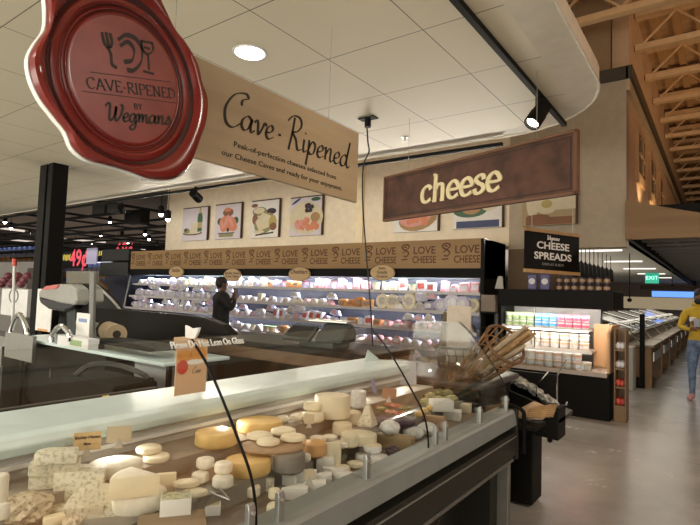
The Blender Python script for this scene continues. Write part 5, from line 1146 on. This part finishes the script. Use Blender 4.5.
for i, (px0, px1, py0, py1) in enumerate(((107, 113, 204, 212), (92, 104, 205, 214), (124, 140, 210, 223))): slab('ceiling_speaker', px0, px1, py0, py1, 7.5+i*.4, .3, [M_char, M_char2, M_black][i], ['small grey unit hanging near the ceiling edge', 'wider grey unit hanging near the ceiling edge', 'black unit hanging near the cream wall end'][i], 'speaker')
# ================================================================ baskets, bins at the end of the case
M_wick = mat('wicker', (.30, .16, .06), .5, n=.3, ns=60); M_wickd = mat('wicker_dark', (.13, .065, .025), .5, n=.3, ns=60)
def basket(c0, c1, r0, r1, name, label, n=18, hoops=(.0, .25, .5, .75), mm=None):
    c0 = Vector(c0); c1 = Vector(c1); d = (c1-c0).normalized(); L = (c1-c0).length; u = d.orthogonal().normalized(); v = d.cross(u); t = thing(name, label, 'basket', c0)
    P = lambda k, a: d*L*k+(u*math.cos(a)+v*math.sin(a))*(r0+(r1-r0)*k)
    q = MB()
    for i in range(n): a = 2*PI*i/n; q.tube([P(0, a), P(.5, a+.12), P(1, a)], .0055, 5)
    for h in hoops: q.tube([P(h, 2*PI*i/28) for i in range(28)], .005, 5, True)
    q.build('woven_body', mm or M_wick, t)
    MB().tube([P(1, 2*PI*i/32) for i in range(32)], .0115, 6, True).build('rim', M_wickd if mm is None else mm, t, smooth=True)
    MB().cyl(c0*0, d*.012, r0, n=24).build('bottom', mm or M_wickd, t)
    return t, d, u, v, L
c0 = at(470, 378, 'Y', 3.42); c1 = at(505, 344, 'Y', 3.22)
c0 = at(472, 374, 'Y', 3.62); c1 = at(505, 344, 'Y', 3.48)
t, d, u, v, L = basket(c0, c1, .10, .15, 'wicker_basket', 'tilted brown wicker basket holding long breads at the end of the display case')
rk = random.Random(2); M_bread = mat('bread_sleeve', (.46, .36, .24), .6, n=.2, ns=20); M_breadw = mat('bread_crust', (.36, .22, .10), .6, n=.3, ns=20)
for i in range(6):
    a = 2*PI*i/5; off = (u*math.cos(a)+v*math.sin(a))*(.06 if i else 0); ln = L+.05+rk.uniform(0, .12)
    b0 = c0+d*.04+off*.5; b1 = b0+(d*ln+off*.25+Vector((.05, -.0, -.02))); n_ = 7
    q = MB(); q.tube([b0.lerp(b1, k/n_) for k in range(n_+1)], [.015, .019, .02, .021, .021, .02, .018, .010], 8)
    o = q.build('baguette', M_bread if i % 2 else M_breadw, None, smooth=True); tag(o, 'long bread stick standing in the tilted wicker basket', 'bread', 'bread sticks in the tilted wicker basket')
c0 = at(447, 386, 'Y', 3.45); c1 = at(458, 372, 'Y', 3.40)
basket(c0, c1, .045, .06, 'small_wicker_basket', 'small wicker basket lying beside the big tilted bread basket', 12)
hd_ = [at(x, y, 'Y', 3.5) for x, y in ((462, 384), (475, 366), (486, 350), (495, 340))]
o = MB().tube(catmull([tuple(x) for x in hd_], 4), .008, 6).build('cane_stick', M_wick, None, smooth=True); tag(o, 'thin cane stick leaning between the two wicker baskets', 'stick')
# wire basket with paper bag
pb = at(455, 358, 'Y', 4.0); t, d, u, v, L = basket((pb.x, 4.0, 1.03), (pb.x, 4.0, 1.20), .13, .17, 'wire_basket', 'round wire basket with a tall paper bag on the dark curved counter', 16, (.3, .65), M_char2)
q = MB(); zt_ = at(460, 306, 'Y', 4.0).z; q.box(-.10, .10, -.05, .05, .02, zt_-1.03, rot=(0, 0, .4)); o = q.build('paper_bag', mat('greaseproof', (.46, .40, .32), .45, n=.12, ns=12), None, bevel=.012); o.location = (pb.x+.03, 4.0, 1.03); tag(o, 'tall greyish paper bag standing in the round wire basket', 'bag')
q = MB(); q.box(-.06, .06, -.03, .03, .02, zt_-1.10, rot=(0, .12, .5)); o = q.build('kraft_bag', mat('kraft_dark', (.12, .08, .04), .7), None, bevel=.012); o.location = (pb.x-.09, 4.03, 1.04); tag(o, 'dark brown paper bag tucked behind the grey paper bag', 'bag')
# black merchandise bin
bn = thing('black_display_bin', 'black sloping display bin with chrome rails beside the end of the display case', 'display bin', (-1.15, 4.3, 0)); NW = dict(parent=bn, world=True)
a_ = at(558, 441, 'Y', 4.0); b_ = at(558, 412, 'Y', 4.0); z0 = a_.z; z1 = b_.z
MB().prism([(-1.62, .98), (a_.x, z1), (a_.x, z0), (-1.62, z0+.05)], .03, ((0, 4.0, 0), (1, 0, 0), (0, 0, 1), (0, 1, 0))).build('front_panel', M_blk, **NW)
MB().box(a_.x-.03, a_.x, 4.03, 4.22, z0, z1+.02).build('side_panel', M_blk, **NW)
MB().prism([(-1.62, .90), (a_.x, z1-.06), (a_.x, z1-.09), (-1.62, .86)], .42, ((0, 4.03, 0), (1, 0, 0), (0, 0, 1), (0, 1, 0))).build('shelf', M_blackg, **NW)
MB().box(-1.62, a_.x-.12, 4.45, 4.48, z0, 1.0).build('rear_panel', M_blk, **NW)
MB().box(-1.42, -1.2, 4.14, 4.4, 0.02, z0+.02).build('pedestal', M_blk, bevel=.01, **NW)
kp = at(546, 441, 'Y', 4.27); MB().ball((-1.14, 4.4, kp.z-.02), .022).build('knob', M_black, smooth=True, **NW)
for (x0_, y0_, x1_, y1_, Y) in ((537, 386, 548, 372, 4.24), (556, 378, 567, 359, 4.6), (557, 372, 557, 412, 4.4), (537, 386, 536, 404, 4.24), (567, 402, 558, 418, 4.5)):
    MB().tube([at(x0_, y0_, 'Y', Y), at(x1_, y1_, 'Y', Y)], .006, 6).build('chrome_rail', M_chrome, **NW)
M_cw = mat('clear_wrap', (.38, .38, .34), .15, n=.5, ns=30, bump=.6, coat=.5)
for i, (x, y, l) in enumerate(((508, 376, 'clear wrapped pack nearest the big wicker basket in the black bin'), (521, 382, 'clear wrapped pack in the middle of the black bin'), (534, 390, 'clear wrapped pack by the chrome rails of the black bin'), (548, 400, 'clear wrapped pack lowest in the black bin'))):
    p = at(x, y, 'Y', 4.33); o = MB().ball((0, 0, 0), 1, .085, .10, .04, n=24, rough=.16, seed=i).build('wrapped_pack', M_cw, None); o.location = p; o.rotation_euler = (0, .45, .2*i); tag(o, l, 'packet')
p = at(533, 412, 'Y', 3.42); MB().box(XF-.16, p.x+.06, Y1+.035, 3.5, p.z-.085, p.z-.065).build('end_tray', M_black, **W); t = thing('breadstick_bag', 'brown bag of breadsticks lying open at the tip of the display case', 'bag', p, .1)
q = MB(); q.prism([(-.10, -.06), (.06, -.045), (.11, .03), (.0, .065), (-.11, -.01)], .05, ((0, 0, 0), (1, 0, 0), (0, 0, 1), (0, 1, 0))); q.build('bag', C_brownp, t, bevel=.012)
q = MB()
for k in range(6): q.tube([(-.04+k*.004, -.012+.004*k, -.035+k*.012), (.125+.004*k, -.015+.002*k, -.005+k*.014)], .0075, 6)
q.build('breadstick', M_breadw, t)
# ================================================================ framed food prints on the cream wall
M_lilw = mat('print_lilac_white', (.62, .58, .64), .6, n=.04); M_prw = mat('print_white', (.72, .72, .70), .6)
M_prb = [mat('print_green', (.03, .10, .04), .4), mat('print_gold', (.42, .35, .12), .5), mat('print_cream', (.62, .56, .4), .6), mat('print_ham', (.60, .22, .12), .5), mat('print_dark', (.05, .03, .02), .5), mat('print_brown', (.22, .10, .05), .6), mat('print_black_grape', (.03, .015, .03), .4), mat('print_blue', (.03, .05, .14), .5), mat('print_moss', (.25, .25, .1), .6), mat('print_pink', (.62, .3, .26), .6), mat('print_board', (.36, .22, .1), .6)]
def print_(x0, x1, z0, z1, label, bg, blobs, side=True):
    t = thing('food_print', label, 'picture', ((x0+x1)/2, YW-.022, (z0+z1)/2), 0); w_, h_ = x1-x0, z1-z0
    MB().box(-w_/2, w_/2, -.05, 0, -h_/2, h_/2).build('canvas_edge', mat('canvas_edge', (.07, .04, .02), .7), t)
    MB().box(-w_/2, w_/2-.03, -.053, -.05, -h_/2, h_/2-.03).build('canvas_face', bg, t)
    grp = {}
    for k, (cx, cy, rx, ry, mi, *ro) in enumerate(blobs): grp.setdefault(mi, []).append((k, cx, cy, rx, ry, ro[0] if ro else 0, ro[1] if len(ro) > 1 else 18))
    for mi, L_ in grp.items():
        q = MB()
        for k, cx, cy, rx, ry, ro, n in L_:
            P = []
            for i in range(n):
                a = 2*PI*i/n+(PI/4 if n == 4 else 0); x_, y_ = rx*math.cos(a), ry*math.sin(a); P.append(((cx+x_*math.cos(ro)-y_*math.sin(ro)-.5)*w_, (cy+x_*math.sin(ro)+y_*math.cos(ro)-.5)*h_))
            q.prism(P, .0006, ((0, -.0536-.0006*k, 0), (1, 0, 0), (0, 0, 1), (0, -1, 0)))
        q.build('print_pattern', M_prb[mi], t)
rr = random.Random(9)
def scat(n, cx, cy, sx, sy, r, mi): return [(cx+rr.uniform(-sx, sx), cy+rr.uniform(-sy, sy), r*rr.uniform(.7, 1.2), r*rr.uniform(.5, 1), mi, rr.uniform(0, 3)) for _ in range(n)]
B4 = 4
print_(-12.42, -11.3, 2.93, 3.87, 'print of a green champagne bottle and white cheese, first on the cream wall', M_lilw,
  [(.42, .22, .38, .06, 4), (.42, .24, .33, .045, 2), (.47, .38, .16, .2, 2, 0, 4), (.70, .62, .10, .22, 0), (.70, .50, .12, .34, 0, 0, 4), (.70, .88, .045, .12, 1, 0, 4), (.70, .45, .12, .12, 1, 0, 4), (.2, .3, .12, .08, 8), (.15, .33, .06, .05, 4)])
print_(-11.0, -9.96, 2.93, 3.87, 'print of folded ham on a white board, second on the cream wall', M_lilw,
  [(.45, .10, .38, .06, 8, 0, 4), (.45, .16, .45, .02, 4, 0, 4), (.5, .74, .2, .12, 5), (.48, .82, .13, .06, 3), (.8, .5, .1, .1, 0), (.2, .5, .1, .1, 0), (.40, .45, .22, .2, 3, .4), (.6, .42, .24, .2, 3, -.5), (.36, .32, .14, .12, 3), (.72, .32, .14, .12, 3), (.45, .5, .06, .2, 9, -.4), (.62, .48, .05, .2, 9, .5), (.3, .4, .04, .14, 9, .3), (.52, .25, .05, .06, 4)])
print_(-9.6, -8.62, 2.91, 3.86, 'print of pale cheeses with a dark fruit, third on the cream wall', M_prw,
  [(.5, .10, .45, .03, 4, .08, 4), (.3, .7, .26, .12, 8), (.28, .72, .2, .08, 2), (.72, .68, .17, .08, 6), (.15, .5, .1, .15, 5), (.5, .38, .38, .26, 8, .3), (.45, .42, .30, .24, 2, .5, 5), (.78, .38, .14, .2, 1), (.8, .28, .12, .1, 5), (.3, .16, .2, .04, 2), (.12, .86, .12, .05, 5)])
print_(-8.27, -7.28, 2.91, 3.83, 'print of a round plate of pink meat and dark grapes, fourth on the cream wall', M_lilw,
  [(.5, .45, .52, .42, 2)]+scat(10, .5, .3, .3, .14, .09, 9)+scat(10, .52, .34, .32, .18, .08, 3)+scat(8, .68, .68, .16, .09, .07, 6)+[(.8, .9, .14, .05, 0), (.2, .88, .16, .03, 7, .5), (.8, .45, .14, .12, 10)])
print_(-5.42, -4.39, 2.87, 3.80, 'print of sliced meat on a round board, half hidden by the cheese sign', M_prw,
  [(.55, .28, .42, .26, 10, .2), (.5, .33, .36, .22, 9, .2)]+scat(8, .5, .33, .24, .12, .08, 3)+[(.85, .5, .06, .3, 10, .3)])
print_(-4.10, -3.13, 2.88, 3.80, 'print of a golden dish on green leaves over a blue cloth, below the cheese sign', M_prw,
  [(.5, .08, .6, .1, 7, 0, 4), (.35, .36, .34, .14, 0), (.38, .42, .2, .14, 10), (.4, .46, .12, .1, 3), (.75, .5, .2, .16, 2, .4)])
print_(-2.80, -1.9, 2.87, 3.78, 'print of round cheeses on a wooden ledge above the CHEESE SPREADS sign', mat('print_tan', (.38, .30, .17), .6),
  [(.5, .08, .6, .1, 5, 0, 4), (.2, .45, .12, .3, 2), (.45, .38, .22, .17, 2), (.46, .4, .1, .08, 1), (.8, .45, .24, .24, 2, 0, 4), (.8, .7, .1, .12, 2, 0, 4), (.3, .16, .22, .05, 5)])
# pilaster strips on the cream wall
xa, xb = at(357, 220, 'Y', YW).x, at(364, 220, 'Y', YW).x
struct(MB().box(xa, xb, YW-.06, YW, 2.6, 4.6).build('trim_pilaster', mat('pilaster_cream', (.82, .72, .5), .6), None, bevel=.01), 'pale vertical strip on the cream wall behind the hanging cable', 'trim')

# ================================================================ produce hall
M_tab = wood('table_wood', (.20, .11, .045), (.30, .18, .08), 'Z', 3, .5); M_top = mat('stone_top', (.28, .22, .15), .4)
for i in range(6):
    y = 11.3+i*2.15; xr = -1.05+.0*i
    t = thing('wooden_food_bar', ['wooden food bar with glass guards nearest the black post', 'second wooden food bar behind the nearest one', 'third wooden food bar down the aisle', 'fourth wooden food bar down the aisle', 'fifth wooden food bar beside the walking customer', 'farthest wooden food bar down the aisle'][i], 'food bar', (-1.75, y, 0)); KWp = dict(parent=t, world=True)
    MB().box(-2.5, xr-.04, y+.04, y+1.85, .18, .76).build('cabinet', M_tab, bevel=.01, **KWp)
    MB().box(-2.55, xr, y, y+1.9, .76, .81).build('top', M_top, bevel=.01, **KWp)
    for x_ in (-2.5, xr-.16):
        for y_ in (y+.04, y+1.72): MB().box(x_, x_+.12, y_, y_+.12, 0, .18).build('leg', M_tab, **KWp)
    MB().box(xr-.04, xr-.02, y+.3, y+1.6, .48, .66).build('vent_grille', M_steel, **KWp)
    for j in range(3):
        yy = y+.15+j*.6
        MB().tube([(-2.3, yy, .81), (-2.3, yy, 1.35), (-1.35, yy, 1.08)], .022, 6).build('guard_frame', M_chrome, **KWp)
        MB().prism([(-2.3, 1.36), (-1.32, 1.08), (-1.32, 1.092), (-2.3, 1.372)], .5, ((0, yy, 0), (1, 0, 0), (0, 0, 1), (0, 1, 0))).build('guard_glass', M_glass2, **KWp)
        MB().tube([(-1.33, yy, 1.085), (-1.33, yy+.5, 1.085)], .02, 6).build('guard_rail', M_alu, **KWp)
    for j in range(5):
        yy = y+.2+j*.36; MB().tube(catmull([(-2.1, yy, .82), (-1.9, yy, 1.12), (-1.6, yy+.05, 1.2), (-1.45, yy+.05, 1.0), (-1.3, yy+.1, .83)], 4), .018, 5).build('chrome_hood_arm', M_chrome, **KWp)
        MB().tube([(-1.95, yy+.1, .82), (-1.35, yy+.15, 1.05)], .03, 6).build('pale_handle', M_whiteP, **KWp)
    fst = None
    for j in range(8):
        loc = (-2.2+(j % 2)*.55, y+.2+(j//2)*.42, .811)
        if fst is None or j % 4 == 0: 
            fst = MB().lathe([(.12, 0), (.19, .16), (.17, .16), (.16, .12)], n=14).build('food_bowl', M_whiteP if i % 2 else M_steel, None, smooth=True); MB().ball((0, 0, .11), 1, .15, .15, .07, rough=.1, seed=j).build('salad', [C_herb, C_cream, P_green, P_orange][(i+j) % 4], fst); fst.location = loc
            tag(fst, ['steel', 'white'][i % 2]+' food bowl on '+t['label'], 'bowl', 'bowls of food bar '+['one', 'two', 'three', 'four', 'five', 'six'][i])
        else: dup(fst, loc)
t = thing('black_post', 'slim black post at the corner of the nearest food bar', 'post', (-1.23, 11.2, 0)); MB().box(-.04, .04, -.04, .04, 0, 1.40).build('post', M_black, t, bevel=.005); MB().box(-.4, .04, -.03, .03, 0, .04).build('foot', M_black, t)
o = slab('pale_bin', 624, 633, 347, 388, 10.7, .4, mat('bin_pale', (.45, .45, .42), .5), 'pale grey bin between the wooden side rack and the food bar', 'bin', .02, 0)
t = thing('exit_sign', 'small green lit EXIT sign hanging in the far aisle', 'exit sign', at(652, 278, 'Y', 22)); MB().box(-.22, .22, -.03, .03, -.2, .2).build('housing', mat('exit_green', (.02, .25, .15), .5, emit=.6, emcol=(.03, .55, .35)), t)
text('EXIT', .2, emat('exit_letters', (.4, 1, .8), 1.5), (t.location+Vector((0, -.031, 0)), (1, 0, 0), (0, 0, 1), (0, -1, 0)), t); MB().tube([(0, 0, .2), (0, 0, .5)], .01, 5).build('hanger', M_black, t)
a_ = at(640, 290, 'Y', 30); b_ = at(720, 285, 'Y', 30)
o = MB().box(a_.x, b_.x+1, 30, 30.2, 2.28, 2.5).build('brown_fascia', M_woodD, None); tag(o, 'dark brown fascia across the far end of the aisle', 'fascia')
o = MB().box(a_.x+.5, b_.x+1, 30.25, 30.35, 1.93, 2.22).build('blue_light_panel', mat('blue_panel', (.1, .25, .8), .5, emit=1.3, emcol=(.15, .35, 1)), None); tag(o, 'glowing blue panel across the far end of the aisle', 'light panel')
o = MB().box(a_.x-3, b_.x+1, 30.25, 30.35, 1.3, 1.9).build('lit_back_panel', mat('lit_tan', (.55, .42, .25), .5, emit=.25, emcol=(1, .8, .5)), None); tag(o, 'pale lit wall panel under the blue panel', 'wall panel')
for i, (x, y0_, y1_) in enumerate(((629.5, 245, 300), (672, 262, 285))):
    p = at(x, y0_, 'Y', 13+i*4); p2 = at(x+2, y1_, 'Y', 13+i*4); t = MB().tube([(p.x, p.y, 2.72), (p.x, p.y, p2.z)], .012, 5).build('pendant_plug_cable', M_black, None); MB().ball((p.x, p.y, p2.z), .05).build('plug', M_black, t); tag(t, ['thin black cord hanging from the white aisle ceiling', 'black cord with a round ring near the EXIT sign'][i], 'cord')

# ================================================================ people
def human(name, label, loc, rz, h, J, mats, region, hair, extra=None):
    """one continuous skinned body; J: joint -> (xyz, radius, parent)"""
    t = thing(name, label, 'person', loc, rz)
    me = bpy.data.meshes.new('body'); names = list(J); V = [J[k][0] for k in names]; E = [(names.index(J[k][2]), i) for i, k in enumerate(names) if J[k][2]]
    me.from_pydata(V, E, []); o = bpy.data.objects.new('body', me); COL.objects.link(o)
    m = o.modifiers.new('s', 'SKIN'); m.use_smooth_shade = True; s2 = o.modifiers.new('u', 'SUBSURF'); s2.levels = 3; s2.render_levels = 3
    for i, k in enumerate(names):
        r = J[k][1]; sv = me.skin_vertices[0].data[i]; sv.radius = (r, r) if not isinstance(r, tuple) else r; sv.use_root = (i == 0)
    dg = bpy.context.evaluated_depsgraph_get(); dg.update(); nm = bpy.data.meshes.new_from_object(o.evaluated_get(dg)); bpy.data.objects.remove(o)
    nm.name = 'body'; nm.materials.clear()
    for mm in mats: nm.materials.append(mm)
    for p in nm.polygons: p.material_index = region(p.center); p.use_smooth = True
    b = bpy.data.objects.new('body', nm); COL.objects.link(b); b.parent = t
    b.scale = (h/1.78,)*3
    hair(t, h/1.78)
    return t
def skel(arms, legs=((.10, .0, .5, .02), (.11, .03, .09, .0)), build=1.0, look=0.0):
    J = {'pelvis': ((0, 0, .96), (.15*build, .115*build), None), 'waist': ((0, 0, 1.10), (.14*build, .105*build), 'pelvis'), 'chest': ((0, .005, 1.30), (.165*build, .12*build), 'waist'),
         'upper': ((0, .01, 1.43), (.12*build, .085), 'chest'), 'neck': ((0, 0, 1.52), .056, 'upper'), 'jaw': ((look*.01, -.02, 1.595), (.066, .078), 'neck'), 'face': ((look*.01, -.012, 1.675), (.076, .095), 'jaw'), 'crown': ((0, .0, 1.745), (.06, .07), 'face')}
    for s, n in ((1, 'l'), (-1, 'r')):
        J['hip'+n] = ((s*.095, 0, .88), .098*build, 'pelvis'); J['thigh'+n] = ((s*.11, -.01, .70), .088*build, 'hip'+n); J['knee'+n] = ((s*.115, -.02+legs[0][1]*s, .49), .062, 'thigh'+n)
        J['calf'+n] = ((s*.118, .005+legs[0][1]*s, .35), .058, 'knee'+n); J['ankle'+n] = ((s*.12, .02+legs[1][3]*s, .10), .042, 'calf'+n); J['heel'+n] = ((s*.12, .0, .045), .045, 'ankle'+n); J['toe'+n] = ((s*.135, -.16, .04), .045, 'heel'+n)
        sh, el, wr, pm_ = [Vector(v) for v in arms[n]]
        J['sh'+n] = (tuple(sh), .072*build, 'upper'); J['ua'+n] = (tuple(sh.lerp(el, .5)), .055*build, 'sh'+n); J['el'+n] = (tuple(el), .047, 'ua'+n); J['fa'+n] = (tuple(el.lerp(wr, .5)), .043, 'el'+n); J['wr'+n] = (tuple(wr), .029, 'fa'+n); J['palm'+n] = (tuple(pm_), (.036, .018), 'wr'+n)
        d = (pm_-wr).normalized(); sd = d.cross(Vector((0, 1, 0))).normalized() if abs(d.y) < .9 else Vector((1, 0, 0)); cl = Vector((0, 0, 0))-Vector((pm_.x, 0, 0)); cl = cl.normalized() if cl.length > .01 else sd
        for f, (off, ln) in enumerate(((-.026, .07), (-.009, .08), (.009, .075), (.026, .058))):
            a = pm_+d*.035+sd*off; b_ = a+d*ln*.55; c = b_+(d*.6+cl*.6).normalized()*ln*.45; J[f'fa{f}{n}'] = (tuple(a), .0105, 'palm'+n); J[f'fb{f}{n}'] = (tuple(b_), .0095, f'fa{f}{n}'); J[f'fc{f}{n}'] = (tuple(c), .008, f'fb{f}{n}')
        a = pm_-d*.01+sd*(-.036); J['ta'+n] = (tuple(a), .012, 'palm'+n); J['tb'+n] = (tuple(a+d*.035-sd*.02+cl*.01), .0095, 'ta'+n)
    return J
M_skin = mat('skin_brown', (.20, .10, .06), .5, n=.05); M_hair = mat('hair_black', (.012, .009, .008), .6, n=.3, ns=80)
def hair_cap(cov=1.0, col=None, cap=False, long_=False):
    def f(t, k):
        q = MB(); q.ball((0, .018*k, 1.715*k), 1, .088*k, .108*k, .098*k, n=24, rough=.02 if not cap else 0, seed=5)
        for v in q.bm.verts:
            if v.co.z < 1.68*k and v.co.y < .0: v.co.y = .0
            if v.co.z < 1.70*k and v.co.y > .0: v.co.z -= .035*k
            if v.co.z < 1.58*k: v.co.z = 1.58*k
        q.build('hair' if not cap else 'beanie', col or M_hair, t, smooth=True)
        for s in (-1, 1):
            MB().ball((s*.078*k, .0, 1.665*k), 1, .012*k, .02*k, .03*k).build('ear', M_skin, t, smooth=True)
            MB().ball((s*.03*k, -.094*k, 1.69*k), 1, .013*k, .008*k, .008*k).build('eye', M_ink, t, smooth=True)
        MB().lathe([(.016*k, -.03*k), (.010*k, 0), (.004*k, .03*k)], (0, -.103*k, 1.665*k), 8).build('nose', M_skin, t, smooth=True)
    return f
# customer in black at the wall case: seen from behind, hands up at the face
Yb = 6.55; pb = at(222.5, 277, 'Y', Yb)
armsb = {'l': ((.23, .01, 1.41), (.36, -.12, 1.20), (.11, -.24, 1.42), (.05, -.25, 1.50)), 'r': ((-.23, .01, 1.41), (-.36, -.12, 1.20), (-.11, -.24, 1.42), (-.05, -.25, 1.50))}
def regb(c):
    if c.z < .085: return 3
    if c.z < .93 and abs(c.x) < .24: return 2
    if c.z > 1.535 or (c.y < -.2 and c.z > 1.385): return 0
    return 1
kb = (pb.z)/1.80
pers = human('person', 'person in black jacket and grey trousers facing the wall case with raised hands', (pb.x, Yb, 0), PI-.5, 1.78*kb, skel(armsb, build=1.55), [M_skin, mat('jacket_black', (.012, .011, .012), .7), mat('trousers_grey', (.16, .16, .2), .8), M_black_rub], regb, hair_cap())
MB().box(-.035, .035, -.30, -.29, 1.46, 1.60).build('phone', M_blackg, None)
o = bpy.data.objects['phone']; o.location = (pb.x, Yb, 0); o.rotation_euler = (0, 0, PI-.5); tag(o, 'dark phone held up by the person in black', 'phone')
# customer in yellow hoodie walking on the right
Yy = 10.3; py_ = at(701, 401, 'Z', 0)
armsy = {'l': ((.20, .01, 1.42), (.27, -.02, 1.16), (.10, -.22, 1.20), (.02, -.25, 1.23)), 'r': ((-.20, .01, 1.42), (-.28, -.03, 1.17), (-.12, -.20, 1.14), (-.04, -.24, 1.17))}
def regy(c):
    if c.z < .10: return 3
    if c.z < .97 and abs(c.x) < .24 and c.y > -.19: return 2
    if c.z > 1.545 or (c.y < -.2 and abs(c.x) < .10 and c.z < 1.3): return 0
    return 1
ky = 1.86/1.78
yp = human('person', 'person in yellow hoodie, ripped blue jeans, pink shoes and dark mask walking in the aisle', (py_.x, py_.y, 0), -.15, 1.86, skel(armsy, build=1.1), [M_skin, mat('hoodie_yellow', (.55, .36, .03), .8, n=.12, ns=10), mat('denim', (.13, .19, .30), .8, n=.5, ns=14), mat('shoe_pink', (.55, .28, .28), .6)], regy, hair_cap(1, M_hair, True))
MB().ball((0, -.075*ky, 1.60*ky), 1, .072*ky, .05*ky, .055*ky, n=24).build('face_mask', mat('mask_dark', (.02, .02, .03), .8), yp, smooth=True)
q = MB(); q.ball((0, .03, 1.545*ky), 1, .13, .11, .06, n=24); q.build('hood', mat('hoodie_yellow', (.55, .36, .03), .8), yp, smooth=True)
MB().box(-.12, -.02, -.205, -.195, 1.33, 1.40).build('chest_badge', M_paper, yp, bevel=.004)
o = MB().box(-.045, .045, -.012, .0, 0, .14).build('phone', M_blackg, None, bevel=.004); o.location = (py_.x-.04, py_.y-.29, 1.24); tag(o, 'dark phone in the hands of the person in yellow', 'phone')
t = thing('shopping_bag', 'dark red and navy bag hanging beside the person in yellow', 'bag', (py_.x+.16, py_.y-.12, .42)); MB().box(-.12, .12, -.07, .07, 0, .3).build('body', mat('bag_plum', (.10, .03, .07), .6), t, bevel=.03); MB().tube([(-.06, 0, .3), (-.05, 0, .45), (.05, 0, .45), (.06, 0, .3)], .01, 6).build('strap', M_black, t)

for i in range(5):
    t = MB().box(-2.6, -1.7, 12+i*3.4, 12.12+i*3.4, 2.69, 2.72).build('added_aisle_strip', emat('added_aisle_glow', (1, .95, .85), 1.2), None); tag(t, 'pale strip lamp added to brighten the white ceiling of the far aisle', 'ceiling light', 'added strip lamps of the far aisle')  # glowing strips added to lighten the aisle ceiling

for k in range(len(KW)):
    if not used[k]:
        for c in list(KW[k].children): bpy.data.objects.remove(c)
        bpy.data.objects.remove(KW[k])
